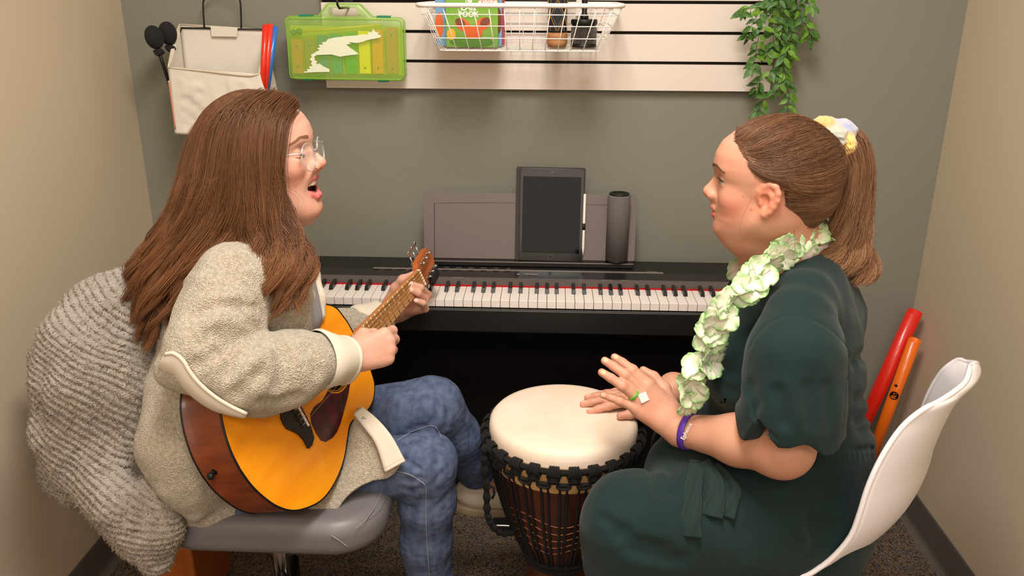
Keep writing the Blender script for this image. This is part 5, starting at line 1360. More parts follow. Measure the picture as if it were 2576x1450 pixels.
    def gfn(p):
        q = (p-GT)@GR; x, y, z = q.T
        hw = np.interp(-x, [.28, .30, .35, .43, .56, .65, .70, .72], [.02, .09, .125, .115, .175, .14, .05, .0])
        d = np.maximum(np.abs(y)-hw-.004, np.maximum(z-.3, -z-.099)); return np.maximum(d, np.maximum(-.71-x, x+.29))
    jacket_only = K
    def gsub(p): return gfn(p)
    K._a('s', lambda p: np.maximum(gfn(p), -((p-GT)@GR)[:, 2]*0+((p-GT)@GR)[:, 2]-.0), G(-.5, 0, -.05), .24, .006)
    child(finish('jacket', K, .0034, m_sherpa, None))
    # cuff of the near sleeve and of the far sleeve
    def cuff(a, b, ra, rb, nm='cuff', lab=None):
        a = np.array(a); b = np.array(b); ax = norm(b-a); u = norm(np.cross(ax, (0, .3, 1))); w_ = np.cross(ax, u); vs = []; prof = [(0, ra*.97), (.15, ra*1.03), (.5, (ra+rb)/2), (.86, rb), (.9, rb*.985), (.93, rb*1.02), (.985, rb*1.02), (1, rb*.97), (.98, rb*.90), (.6, rb*.88)]
        n = 48
        for t_, r in prof:
            for j in range(n):
                an_ = 2*pi*j/n; k = 1+.03*sin(an_*3+t_*3); vs.append(a+(b-a)*t_+(u*cos(an_)*1.05+w_*sin(an_))*r*k)
        fs = [(i*n+j, i*n+(j+1) % n, (i+1)*n+(j+1) % n, (i+1)*n+j) for i in range(len(prof)-1) for j in range(n)]
        return child(MB().add(vs, fs).build(nm, m_twill, None, smooth=True))
    cuff(f(792, 908, 1.335), f(866, 905, 1.392), .054, .0455)
    cuff(f(905, 832, 1.755), f(962, 806, 1.80), .056, .050)
    # sleeve placket with white twill inside, hanging under the forearm
    mb = MB(); top = [(418, 890), (440, 888), (462, 905), (480, 935), (505, 965), (540, 995), (580, 1020), (622, 1040)]; bot = [(393, 930), (405, 945), (432, 958), (455, 985), (490, 1015), (530, 1040), (575, 1052), (615, 1055)]
    at = [on(K, [f(min(x+14, 620), y-6, 1.3)], .001)[0][1] for x, y in top]
    at = np.polyval(np.polyfit(np.arange(len(at)), at, 2), np.arange(len(at)))-.004
    A = catmull([f(x, y, a_) for (x, y), a_ in zip(top, at)], 4); B = catmull([f(x, y, a_+.012) for (x, y), a_ in zip(bot, at)], 4)
    n = len(A); vs = []
    for i in range(n):
        for j in range(7): q = j/6; vs.append(A[i]*(1-q)+B[i]*q+np.array([0, -.010*sin(q*pi)+.012*q, 0]))
    child(MB().add(vs, [(i*7+j, (i+1)*7+j, (i+1)*7+j+1, i*7+j+1) for i in range(n-1) for j in range(6)]).build('sleeve_placket', m_twill, None, smooth=True, solid=.005))
    child(MB().tube([vs[i*7+0]-np.array([0, .003, 0]) for i in range(n)], .0035, 7).build('placket_hem', m_twill, None, smooth=True))
    # collar at the front of the neck, inner shirt
    C = Sdf(); C.chain([f(700, 660, 1.425), f(745, 700, 1.43), f(778, 745, 1.46)], [.018, .020, .014], .01, flat=((0.2, 1, 0), .5)); C.chain([f(745, 650, 1.56), f(775, 690, 1.55), f(795, 750, 1.53), f(800, 790, 1.52)], [.018, .024, .020, .016], .01, flat=((0.2, 1, 0), .6))
    child(finish('collar', C, .003, m_twill, None)); C2 = Sdf(); C2.chain([f(720, 690, 1.50), f(735, 790, 1.51)], [.05, .06], .02); child(finish('undershirt', C2, .004, m_undershirt, None))
    # front panel of the jacket falling over the lap
    P0 = lambda x, y, Y: f(x, y, Y)
    rows = [[(870, 1060, 1.53), (915, 1032, 1.50), (975, 1095, 1.455), (1018, 1158, 1.43)], [(850, 1100, 1.49), (900, 1090, 1.465), (950, 1140, 1.435), (985, 1195, 1.42)], [(835, 1150, 1.46), (875, 1150, 1.44), (915, 1180, 1.42), (938, 1210, 1.41)], [(800, 1220, 1.42), (845, 1220, 1.40), (868, 1228, 1.395), (885, 1238, 1.39)], [(700, 1270, 1.36), (770, 1288, 1.36), (815, 1298, 1.36), (842, 1292, 1.365)]]
    Pt = np.array([[P0(*q) for q in r_] for r_ in rows]); L1 = np.array([catmull(r_, 8) for r_ in Pt]); L2 = np.array([catmull(L1[:, j], 8) for j in range(L1.shape[1])])
    nu, nv = L2.shape[:2]; vv = L2.reshape(-1, 3); vv = vv+np.stack([np.zeros(len(vv)), vnoise(vv, 30, 4)*.004, vnoise(vv, 40, 5)*.002], 1)
    child(MB().add(vv, [(i*nv+j, (i+1)*nv+j, (i+1)*nv+j+1, i*nv+j+1) for i in range(nu-1) for j in range(nv-1)]).build('front_panel', m_sherpa, None, smooth=True, solid=.012))
    e = catmull([f(915, 1026, 1.49), f(955, 1060, 1.465), f(988, 1100, 1.445), f(1020, 1158, 1.425)], 8); g = catmull([f(892, 1045, 1.48), f(920, 1080, 1.455), f(948, 1120, 1.435), f(970, 1186, 1.41)], 8)
    vs = [a*(1-q)+b*q+np.array([0, -.008, .006]) for a, b in zip(e, g) for q in np.linspace(0, 1, 6)]; n = len(e)
    child(MB().add(vs, [(i*6+j, (i+1)*6+j, (i+1)*6+j+1, i*6+j+1) for i in range(n-1) for j in range(5)]).build('front_placket', m_twill, None, smooth=True, solid=.007))
    mb = MB(); bh = [(914, 1046), (922, 1052), (931, 1062), (936, 1066)]
    mb.tube([f(x, y, 1.462) + np.array([0, -.004, 0]) for x, y in bh]+[f(x-3, y+4, 1.462)+np.array([0, -.004, 0]) for x, y in bh[::-1]], .0008, 5, closed=True); child(mb.build('buttonhole', m_seam, None))
    hem = [vs[(n-1)*6+j] for j in range(6)]
    child(MB().tube(hem[:6], .0045, 7).build('placket_hem', m_twill, None, smooth=True))
    # -------- hair
    HB = Sdf(); HB.ell(Wl((-.018, 0, .036)), (.102, .0790, .0835), 0, R=HLR)
    def HG(*a): return [f(*q) for q in a]
    HB.chain(HG((600, 380, 1.44), (590, 480, 1.44), (560, 570, 1.45)), [.026, .030, .030], .03); HB.chain(HG((660, 380, 1.455), (670, 480, 1.45), (690, 560, 1.44), (725, 620, 1.42)), [.028, .030, .030, .018], .03)
    HB.chain(HG((560, 400, 1.50), (530, 500, 1.48), (480, 600, 1.46), (420, 700, 1.43), (385, 790, 1.41), (380, 840, 1.41)), [.052, .050, .044, .034, .022, .010], .03)
    HB.chain(HG((560, 400, 1.56), (530, 500, 1.56), (490, 600, 1.54), (450, 680, 1.5)), [.050, .048, .038, .02], .03)
    HB.chain(HG((738, 268, 1.485), (712, 320, 1.462), (696, 400, 1.450), (696, 480, 1.445), (715, 550, 1.43)), [.006, .018, .022, .022, .022], .02); HB.chain(HG((650, 520, 1.47), (625, 590, 1.47)), [.050, .036], .03); HB.chain(HG((725, 600, 1.41), (735, 680, 1.395), (725, 740, 1.38)), [.016, .012, .006], .02)
    def cut(p):
        q = (p-HLo)@HLR; return np.maximum(np.maximum(-(q[:, 0]-(.046+.30*np.maximum(q[:, 2]-.055, 0))), np.abs(q[:, 1]+.0)-.075), np.maximum(q[:, 2]-.098, -q[:, 2]-.115))
    HB._a('s', cut, Wl((.07, 0, -.02)), .13, .006)
    hb = child(finish('hair', HB, .0035, m_hairLb, None))
    guides = [
        [(740, 266, 1.50), (718, 300, 1.455), (707, 370, 1.425), (702, 440, 1.415), (712, 515, 1.41), (748, 572, 1.40), (762, 630, 1.39), (778, 690, 1.375), (782, 720, 1.37)],
        [(736, 256, 1.50), (700, 300, 1.435), (690, 380, 1.41), (686, 460, 1.40), (706, 535, 1.395), (745, 600, 1.385), (752, 660, 1.37), (748, 720, 1.355), (752, 770, 1.35)],
        [(725, 248, 1.50), (680, 295, 1.43), (668, 380, 1.402), (668, 470, 1.395), (690, 560, 1.385), (722, 625, 1.372), (728, 690, 1.355), (712, 750, 1.345), (722, 790, 1.34)],
        [(708, 243, 1.50), (648, 290, 1.43), (630, 380, 1.40), (632, 470, 1.392), (655, 550, 1.385), (688, 610, 1.37), (700, 670, 1.352), (690, 730, 1.34), (700, 775, 1.335)],
        [(690, 240, 1.50), (618, 288, 1.43), (596, 380, 1.40), (590, 470, 1.39), (585, 545, 1.388), (560, 600, 1.38), (520, 650, 1.365), (480, 720, 1.35), (450, 780, 1.345)],
        [(668, 239, 1.50), (588, 290, 1.43), (562, 380, 1.405), (550, 470, 1.395), (525, 550, 1.39), (485, 620, 1.38), (445, 700, 1.365), (420, 770, 1.355), (415, 835, 1.35)],
        [(645, 240, 1.50), (558, 295, 1.44), (528, 380, 1.42), (512, 470, 1.405), (478, 560, 1.40), (435, 635, 1.39), (398, 710, 1.375), (378, 790, 1.37), (385, 860, 1.37)],
        [(622, 243, 1.51), (530, 305, 1.465), (500, 385, 1.445), (480, 470, 1.425), (445, 560, 1.42), (400, 635, 1.41), (365, 710, 1.40), (352, 790, 1.395), (362, 865, 1.39)],
        [(600, 248, 1.52), (508, 320, 1.50), (476, 400, 1.48), (455, 480, 1.46), (420, 560, 1.45), (378, 625, 1.44), (345, 690, 1.43), (338, 770, 1.425), (345, 840, 1.42)],
        [(590, 252, 1.54), (498, 330, 1.53), (466, 410, 1.53), (446, 490, 1.52), (412, 560, 1.50), (368, 620, 1.49), (335, 670, 1.48), (326, 730, 1.47), (352, 800, 1.46)]]
    Gd = np.array([catmull([f(*q) for q in g_], 5) for g_ in guides]); ng, nk = Gd.shape[:2]; tt = np.linspace(0, 1, nk)
    C = []; CC = []
    ldark = np.array(lin((78, 48, 30))[:3]); lmid = np.array(lin((122, 82, 54))[:3]); llt = np.array(lin((170, 112, 68))[:3])
    NL = 84
    for l in range(NL):
        sl = (l+rng.uniform())/NL*(ng-1); dep = rng.uniform(-.006, .010); ph = rng.uniform(0, 6.28); fr = rng.uniform(2.2, 3.4); amp = rng.uniform(.5, 1.3); tone = rng.uniform(); Lc = rng.uniform(.80, 1.06); lay = rng.uniform()
        for s_ in range(int(88/QF)):
            s0 = np.clip(sl+rng.normal()*.075, 0, ng-1.001); i0 = int(s0); w_ = s0-i0; g_ = Gd[i0]*(1-w_)+Gd[i0+1]*w_
            r_ = rng.normal(size=3)*np.array([.0035, .003, .003]); wv = np.clip(tt-.28, 0, 1)
            off = (amp*.036*wv[:, None]*np.stack([np.sin(tt*fr*6.28+ph), .7*np.cos(tt*fr*6.28+ph), .35*np.sin(tt*fr*6.28+ph+1)], 1))
            p = g_+off+r_*(1.5-.7*tt[:, None])+np.array([0, -1, 0])*dep*(tt*.7+.3)[:, None]
            ln = Lc*rng.uniform(.9, 1.03); idx = np.clip(np.linspace(0, ln, 30), 0, 1)*(nk-1); a = np.minimum(idx.astype(int), nk-2); q = idx-a; p = p[a]*(1-q)[:, None]+p[a+1]*q[:, None]
            C.append(p); tn = np.clip(tone*.8+rng.uniform(-.2, .3), 0, 1); t30 = np.linspace(0, 1, 30)[:, None]
            base = ldark*(1-tn)+lmid*tn; CC.append(base*(1-t30*.6)+(lmid*(1-tn)+llt*tn)*(t30*.6))
    C = np.array(C); CC = np.array(CC)
    C = push_out(C, [HB, Sh], .0012, .0065)
    child(strands('hair_strands', C, .00038, m_hairL, None, r1=.00028, rcol=CC))
    # flyaway curls
    C = []
    for k in range(90):
        g_ = Gd[rng.integers(5, ng)] if k < 60 else Gd[rng.integers(0, 4)]; s0 = rng.integers(12, nk-12); ph = rng.uniform(0, 6.28); n = 26; t_ = np.linspace(0, 1, n)[:, None]
        st = g_[s0]; d = norm(np.array([rng.uniform(-1, .1) if k < 60 else rng.uniform(-.3, .6), rng.uniform(-.2, .2), rng.uniform(-1.0, -.1)])); L_ = rng.uniform(.03, .09)
        C.append(st+d*L_*t_+.010*t_*np.concatenate([np.sin(t_*7+ph), .5*np.cos(t_*6+ph), np.cos(t_*7+ph)], 1)+rng.normal(size=3)*.004)
    child(strands('flyaway_hair', C, .0003, m_hairL, None, rcol=np.tile(lmid, (len(C), 1))))['kind'] = 'stuff'
    return t
woman_left()
# ---------------------------------------------------------------- clear glasses
def glasses():
    t = thing('eyeglasses', 'clear round plastic eyeglasses on the face of the guitarist', 'glasses', M=Matrix([list(HLR[i])+[HLo[i]] for i in range(3)]+[[0, 0, 0, 1]]))
    m_cl = mat('clear_acetate', (240, 236, 234), .08, trans=.85, ior=1.45, coat=.5); m_len = mat('lens', (250, 250, 250), .02, alpha=.07, spec=.9)
    for y in (-1, 1):
        cy, cz, cx = y*.0330, -.004, .0965
        def ringp(a, k=1.0): return (cx-.007*(cos(a)*y*.5*k+.5), cy+cos(a)*.0245*k, cz+(sin(a)*.0225+.002*sin(a)**3)*k)
        pts = [ringp(a) for a in np.linspace(0, 2*pi, 41)[:-1]]
        fr = MB().tube(pts, .0018, 8, closed=True).build('rim', m_cl, t, smooth=True)
        MB().add([ringp(a, .95) for a in np.linspace(0, 2*pi, 41)[:-1]], [tuple(range(40))]).build('lens', m_len, fr, solid=.0012)
        MB().tube([(.0905, y*.0560, .006), (.086, y*.0620, .0085), (.04, y*.0735, .010), (.0, y*.0765, .009), (-.03, y*.077, -.008)], [.0026, .0022, .0017, .0017, .0014], 8).build('temple', m_cl, t, smooth=True)
        MB().ball((.0895, y*.0585, .0072), (.0020, .0020, .0026), 8).build('hinge', m_chrome, t, smooth=True)
    MB().tube([(.0965, -.0095, .003), (.0995, 0, .0055), (.0965, .0095, .003)], .0021, 8).build('bridge', m_cl, t, smooth=True)
glasses()
# ---------------------------------------------------------------- woman on the right
m_hairR = mat('hair_light_brown', (112, 76, 50), .5, attr=True, spec=.4)
m_hairRb = mat('hair_brown_under', (78, 50, 34), .5, bump=(40, .5, 'noise', .006, (.2, 1, 1)))
m_dress = mat('forest_green_jersey', (17, 38, 38), .8, var=(14, (22, 44, 43), .5), bump=(1600, .15, 'noise', .0004), sheen=.08, spec=.2)
m_dress2 = mat('forest_green_tie', (24, 42, 40), .75, bump=(1600, .15, 'noise', .0004), sheen=.08, spec=.2)
m_wht = mat('white_cotton', (232, 222, 216), .85)
PSI = radians(13)
HRR = rot_axes((-cos(PSI), sin(PSI), 0.02), (0.02, 0, 1)); HRo = P(1801, 412, 1.475)-HRR@np.array([.0885, 0, .0285])
def woman_right():
    O = np.array([.52, 1.47, 0]); t = thing('person', 'woman with brown ponytail and dark green dress, seated with her hands on the drum', 'person', tuple(O))
    def child(ob, par=None):
        ob.parent = par or t; ob.matrix_parent_inverse = Matrix.Translation(-Vector(O)) if par is None else Matrix.Identity(4); return ob
    f = P; Wr = lambda p: HRo+HRR@np.array(p, float)
    S = Sdf(); pt = Paint((204, 150, 124))
    h = head_sdf('closed', jaw=-.009, lids=.0038, fat=.002)
    Sh = Sdf(); h0 = head_sdf('closed', jaw=-.009, lids=.0038, fat=.002); add_local(Sh, h0, HRR, HRo, 0, .15)
    for y in (-1, 1): ear_sdf(h, y, c=(-.0035, .0705, -.011))
    add_local(S, h, HRR, HRo, 0, .15)
    for y in (-1, 1): pt.ell(Wr((.052, y*.050, -.035)), (.030, .026, .028), (214, 118, 96), .40, 1.4)
    pt.ell(Wr((.1, 0, -.026)), (.012, .014, .012), (220, 130, 108), .45, 1.2); pt.ell(Wr((-.006, .078, -.012)), (.028, .02, .034), (222, 128, 100), .45, 1.0); pt.ell(Wr((.07, 0, -.1)), (.02, .025, .02), (214, 124, 98), .4, 1.3)
    up = [(.0640, -.025, -.0540), (.0790, -.012, -.0500), (.0860, -.004, -.0490), (.0860, .004, -.0490), (.0790, .012, -.0500), (.0640, .025, -.0540)]
    lo = [(.0640, -.023, -.0560), (.0775, -.011, -.0605), (.0835, 0, -.0625), (.0775, .011, -.0605), (.0640, .023, -.0560)]
    pt.line([Wr(np.array(p)+(.001, 0, .0005)) for p in up], .0042, (206, 112, 104), .75); pt.line([Wr(np.array(p)+(.001, 0, -.0005)) for p in lo], .0062, (214, 104, 104), .8)
    pt.ell(Wr((.036, .068, -.012)), (.0016, .0016, .0016), (110, 60, 46), .8, .5); pt.ell(Wr((.020, .068, -.033)), (.0035, .003, .003), (190, 90, 70), .6, .6)
    nb = f(1990, 668, 1.50)
    S.cone(Wr((-.030, 0, -.045)), nb, .057, .062, .035); S.cone(Wr((.032, 0, -.080)), Wr((-.03, 0, -.112)), .018, .042, .03); S.cone(Wr((.02, 0, -.105)), f(1918, 672, 1.49), .028, .034, .03)
    S.chain([nb, f(1975, 750, 1.49), f(1975, 880, 1.49)], [.062, .075, .085], .03)
    S.cone(f(1990, 745, 1.40), f(1990, 745, 1.58), .042, .042, .04)
    S.cone(f(1880, 588, 1.452), f(1918, 540, 1.450), .022, .026, .035)
    # near arm
    el = f(1960, 1118, 1.262); wr = f(1712, 1082, 1.385)
    S.chain([f(2020, 850, 1.345), el], [.042, .050], .03); S.chain([el, el*.62+wr*.38+np.array([0, 0, -.003]), wr], [.0480, .0425, .0285], .025, k0=.03)
    S.ell(el+np.array([.012, .0, -.008]), (.040, .040, .042), .03)
    X_ = norm((-.71, .12, .60)); tdir = np.array([.42, .52, .75]); tdir = norm(tdir-X_*(tdir@X_)); Zd = np.cross(X_, -tdir)
    R1 = np.stack([X_, -tdir, Zd], 1)
    hd = hand(S, pt, R1, wr+X_*.018, -1, [(8, 18, 10), (0, 22, 14), (-6, 20, 12), (6, 26, 16)], [(.020, .024, -.010), (.050, .046, -.020), (.078, .052, -.030), (.100, .050, -.038)], sc=.97, spread=(2, 0, -4, -16), nailc=(244, 196, 160), fat=1.1)
    S.cone(wr, wr+X_*.03, .0275, .022, .02, flat=(Zd, .78))
    for q in (wr-X_*.004+Zd*.02, wr+X_*.012+Zd*.02): S.groove([q-tdir*.022, q, q+tdir*.022], .0022, .0010)
    # far arm and flat hand on the drum
    wf = PZ(1672, 994, .650); Xf = norm((-1, .02, -.085)); 
    tz = norm(np.array([0, 0, 1.])-Xf*Xf[2]); ty = np.cross(tz, Xf); R2 = np.stack([Xf, ty, tz], 1)
    S.chain([f(2000, 800, 1.66), f(1900, 1030, 1.72), wf+np.array([.02, .01, .01]), wf], [.055, .045, .029, .026], .03)
    hand(S, pt, R2, wf, 1, [(6, 6, 3), (4, 5, 2), (3, 5, 2), (3, 6, 3)], [(.020, .026, -.008), (.052, .048, -.012), (.080, .060, -.012), (.102, .066, -.012)], sc=.97, spread=(9, 2, -5, -14), nailc=(238, 188, 160), fat=1.08)
    # legs
    kn = f(1590, 1318, 1.28)
    S.chain([f(1980, 1270, 1.45), kn, f(1600, 1500, 1.27), f(1640, 1760, 1.30)], [.06, .055, .048, .035], .03)
    o = child(finish('body', S, .0019, m_skinR, None, pt, near=(f(1838, 612, 1.425), f(1900, 548, 1.405), .030)))
    # eyes
    eyes_par = len(bpy.data.objects)
    before = set(bpy.data.objects)
    eyes(None, HRR, HRo, (-1, 1), (104, 112, 96), look=(1, .0, -.12))
    for ob in set(bpy.data.objects)-before:
        if ob.parent is None: child(ob)
    m_lash = mat('lash_dark', (50, 36, 28), .5); m_browR = mat('brow_dark', (116, 82, 62), .7)
    for y in (-1, 1):
        lp = [(.0790, y*.0225, .0072), (.0795, y*.031, .0094), (.0765, y*.040, .0088), (.0710, y*.0465, .0056)]
        child(lashes('eyelashes', None, HRR, HRo, np.array(lp), 46, .0050, m_lash, drop=.15, r0=.0003))
        child(brow(None, HRR, HRo, y, None, 340, up=-.001, m=m_browR, S=S))
    # -------- dress
    D = Sdf()
    D.ell(f(1975, 830, 1.48), (.125, .170, .15), 0); D.ell(f(1978, 960, 1.48), (.134, .172, .16), .05); D.ell(f(1995, 1090, 1.48), (.146, .172, .13), .05); D.ell(f(2010, 1220, 1.49), (.145, .165, .14), .05)
    D.cone(f(2025, 752, 1.36), f(2015, 748, 1.62), .052, .052, .045)
    D.ell(f(1876, 940, 1.40), (.075, .080, .075), .05); D.ell(f(1876, 935, 1.56), (.075, .080, .075), .05)
    D.ell(f(1880, 1100, 1.49), (.13, .16, .10), .05)
    D.chain([f(2048, 702, 1.5), f(2068, 790, 1.5)], [.052, .075], .04); D.cone(f(2050, 705, 1.43), f(2050, 705, 1.57), .040, .040, .04)
    hp = f(2030, 1265, 1.40); D.cone(hp, kn, .108, .088, .04); D.ell(f(2040, 1300, 1.47), (.12, .145, .10), .04)
    D.cone(f(1980, 1200, 1.60), f(1740, 1130, 1.70), .12, .085, .05); D.cone(f(1880, 1210, 1.45), f(1700, 1180, 1.44), .10, .06, .08)
    D.cone(f(2040, 1345, 1.37), f(1620, 1375, 1.29), .095, .085, .05); D.chain([kn, f(1585, 1420, 1.285), f(1600, 1560, 1.31), f(1610, 1700, 1.34)], [.088, .082, .085, .10], .03)
    D.chain([f(1740, 1130, 1.70), f(1720, 1300, 1.72), f(1720, 1450, 1.74)], [.085, .07, .09], .03)
    # sleeve
    def sleeve(pts, rs, hem):
        D.chain(pts, rs, .02, k0=.03)
    sl = [f(2010, 800, 1.315), f(1998, 900, 1.268), f(1990, 1010, 1.255), f(1988, 1100, 1.255)]
    SL = Sdf(); SL.chain(sl, [.058, .074, .080, .088], .03)
    ax = norm(sl[-1]-sl[-2]); cen = sl[-1]
    def hemcut(p):
        q = p-cen; a = np.arctan2(q[:, 1], q[:, 0]); r = np.sqrt(q[:, 0]**2+q[:, 1]**2)
        z0 = .020+.010*np.sin(a*3+1.2)+.006*np.sin(a*7)+.035*np.clip(1-np.abs(a+2.45)/.35, 0, 1)
        return np.maximum(q[:, 2]-z0, r-.135)   # negative under the hem
    SL._a('s', lambda p: np.maximum(hemcut(p), -(p[:, 2]-cen[2]+.16)), cen, .2, .002)
    SL.cone(cen+np.array([0, .0, -.09]), cen+np.array([0, .004, .02]), .083, .056, .004, 's')
    D._a('u', lambda p: SL.ev(p), (sl[0]+sl[-1])/2, .24, .014)
    # seams and creases
    def on(pts, off=.0):
        out = []
        for x, y, Y in pts:
            p = f(x, y, Y); d = norm(p-np.array([0, 0, H])); q = p-d*.3
            for _ in range(60):
                v = D.ev(q[None])[0]-off
                if v < .0003: break
                q = q+d*v*.8
            out.append(q)
        return out
    seam = on([(x, y, 1.3) for x, y in ((1868, 985), (1872, 930), (1890, 870), (1925, 820), (1978, 790), (2030, 797), (2080, 825), (2118, 862), (2137, 900), (2130, 960), (2122, 1040), (2118, 1118))])
    D.groove(seam, .0035, .0035); D.groove(np.array(seam[:9])+np.array([0, 0, -.01]), .008, -.0022)
    for pts, w, dp in ((((1790, 905), (1830, 935), (1862, 975)), .012, .009), (((1800, 960), (1840, 985), (1866, 1000)), .010, .006), (((1880, 950), (1900, 1010), (1912, 1080)), .012, .006), (((1950, 960), (1968, 1020), (1980, 1090)), .012, .006), (((2030, 950), (2040, 1010), (2045, 1100)), .014, .005), (((2080, 950), (2086, 1010), (2085, 1100)), .012, .004),
                       (((2140, 920), (2165, 900), (2190, 850)), .012, .006), (((2140, 1060), (2180, 1050), (2215, 1030)), .010, .006), (((2140, 1090), (2190, 1080), (2228, 1065)), .008, .004), (((2135, 1000), (2170, 1000), (2205, 985)), .010, .004),
                       (((1700, 1075), (1760, 1045), (1840, 1055)), .010, .010), (((1730, 1095), (1790, 1070), (1850, 1070)), .008, .007), (((2130, 1132), (2190, 1128), (2240, 1112)), .004, .004),
                       (((1530, 1330), (1600, 1365), (1700, 1385)), .012, .009), (((1560, 1370), (1640, 1400), (1740, 1410)), .012, .009), (((1500, 1290), (1540, 1320), (1600, 1340)), .010, .004), (((2010, 1290), (2080, 1320), (2120, 1330)), .012, .008), (((2020, 1330), (2080, 1350), (2130, 1352)), .010, .006), (((2030, 1360), (2080, 1380), (2120, 1375)), .009, .006),
                       (((1620, 1170), (1650, 1210), (1660, 1260)), .014, .006), (((1600, 1180), (1580, 1230), (1570, 1270)), .014, .003), (((1680, 1160), (1700, 1210), (1700, 1260)), .012, .006), (((1990, 1240), (2060, 1260), (2130, 1262)), .012, .006)):
        D.groove(on([(x, y, 1.3) for x, y in pts]), w, dp*1.5)
    tul = on([(x, y, 1.3) for x, y in ((1880, 950), (1884, 1000), (1902, 1050), (1938, 1092), (1962, 1112))]); D.groove(tul, .003, .0045); D.groove(np.array(tul)+np.array([-.006, 0, -.004]), .004, -.0025)
    for k in range(16):   # gathers under the waist seam
        x = 2040+k*12.5; y = 1136-.35*(k/15)**2*70; D.groove(on([(x, y, 1.3), (x+2, y+22, 1.3), (x+3, y+50-k, 1.3)]), .003, .0022)
    D.disp(lambda p: vnoise(p, 14, 6)*.004+vnoise(p, 36, 7)*.0015, f(1950, 1100, 1.45), .75)
    # neckline opening
    D.cone(Wr((-.03, 0, -.05)), f(1965, 700, 1.50), .058, .072, .006, 's'); D.ell(f(1925, 705, 1.49), (.095, .085, .042), .006, 's')
    child(finish('dress', D, .0032, m_dress, None))
    nk = on([(x, y, 1.4) for x, y in ((1886, 735), (1905, 716), (1935, 698), (1975, 678), (2020, 662), (2060, 652), (2084, 646))], .001)
    # under shirt strap at the neck and bra line
    U = Sdf(); U.chain([f(1900, 700, 1.425), f(1960, 665, 1.415), f(2020, 640, 1.42), f(2070, 632, 1.45), f(2090, 640, 1.50)], [.020, .017, .015, .013, .012], .01, flat=((0, 1, .35), .45))
    child(finish('undershirt', U, .0026, m_wht, None))
    # sleeve ruffle edge
    # belt tie hanging on the lap
    def ribbon(name, pts, w, seed):
        c = catmull(pts, 8); n = len(c); vs = []
        for i in range(n):
            T_ = norm(c[min(i+1, n-1)]-c[max(i-1, 0)]); view = norm(c[i]-np.array([0, 0, H])); s_ = norm(np.cross(T_, view)); ww = w[0]+(w[1]-w[0])*i/(n-1)
            for j in range(7):
                q = j/6-.5; vs.append(c[i]+s_*ww*q-view*(.003*sin(q*9+i*.25+seed)+.002))
        return child(MB().add(vs, [(i*7+j, (i+1)*7+j, (i+1)*7+j+1, i*7+j+1) for i in range(n-1) for j in range(6)]).build(name, m_dress2, None, smooth=True, solid=.0035))
    r1 = on([(1752, 1160, 1.3), (1748, 1205, 1.3), (1742, 1260, 1.3), (1738, 1310, 1.3), (1737, 1352, 1.3)], .004); r2 = on([(1768, 1165, 1.3), (1790, 1200, 1.3), (1800, 1240, 1.3), (1795, 1270, 1.3), (1790, 1300, 1.3)], .006); r3 = on([(1790, 1180, 1.3), (1825, 1215, 1.3), (1838, 1240, 1.3), (1830, 1270, 1.3), (1822, 1300, 1.3)], .004)
    ribbon('belt_tie', r3, (.03, .034), 2); ribbon('belt_tie', r2, (.026, .038), 0); ribbon('belt_tie', r1, (.024, .036), 1)
    # shoes out of frame below
    m_sh = mat('black_flat_shoe', (24, 22, 22), .6)
    fe = f(1640, 1760, 1.30); s = Sdf(); s.ell(np.array([fe[0]-.04, 1.30, .03]), (.12, .042, .035), 0); child(finish('shoe', s, .004, m_sh, None))
    # -------- wristband, ring, patch
    m_pur = mat('purple_silicone', (92, 50, 170), .45)
    ad = norm(wr-el); c = el*.155+wr*.845; c = wr-ad*.018; u = norm(np.cross(ad, (0, 1, 0))); w_ = np.cross(ad, u); vs = []; tl = .28
    ad2 = norm(ad+u*0-w_*0)
    for i in range(64):
        a = 2*pi*i/64
        for sx in (-.0065, .0065): 
            base = c+ad*(sx+.006*cos(a))
            d_ = u*cos(a)+w_*sin(a); q = base+d_*.06
            for _ in range(40):
                v = S.ev(q[None])[0]-.0014
                if v < .0002: break
                q = q-d_*v*.9
            vs.append(q)
    wb = MB().add(vs, [(i*2, ((i+1) % 64)*2, ((i+1) % 64)*2+1, i*2+1) for i in range(64)]).build('wristband', m_pur, None, smooth=True, solid=.002); child(wb)
    p = P(1727, 1086, 1.33); dd = norm(p-np.array([0, 0, H])); q = p-dd*.1
    for _ in range(60):
        v = S.ev(q[None])[0]-.0032
        if v < .0002: break
        q = q+dd*v*.9
    e1 = norm(np.array([.38, .12, .92])); nrm_ = -dd; M = frame(tuple(q), tuple(e1), tuple(nrm_))
    tm = text_mesh('Ephesus', .0105, m_wht, 'band_text', Matrix.Identity(4), None, .0002, .0002); tm.matrix_world = M; tm.parent = wb; 
    m_ring = mat('green_resin', (110, 176, 60), .12, alpha=.9, coat=.6)
    A, B = hd['r'][0], hd['r'][1]; a_ = norm(B-A); cc = A*.70+B*.30; u = norm(np.cross(a_, (0, 1, .2))); w_ = np.cross(a_, u)
    child(MB().tube([cc+(u*cos(q)+w_*sin(q))*.0108+a_*.0 for q in np.linspace(0, 2*pi, 33)[:-1]], .0018, 8, closed=True).build('ring', m_ring, None, smooth=True))
    for dx in (-.0015, .0015): child(MB().tube([cc+(u*cos(q)+w_*sin(q))*.0108+a_*dx for q in np.linspace(0, 2*pi, 33)[:-1]], .0016, 8, closed=True).build('ring', m_ring, None, smooth=True))
    # white square stud on the knuckle of the middle finger side
    A2, B2 = hd['m'][0], hd['m'][1]; q = A*.72+A2*.28; q = q+R1[:, 2]*.012+R1[:, 0]*-.004; M = frame(tuple(q), tuple(R1[:, 0]+.5*tdir), tuple(R1[:, 2]))
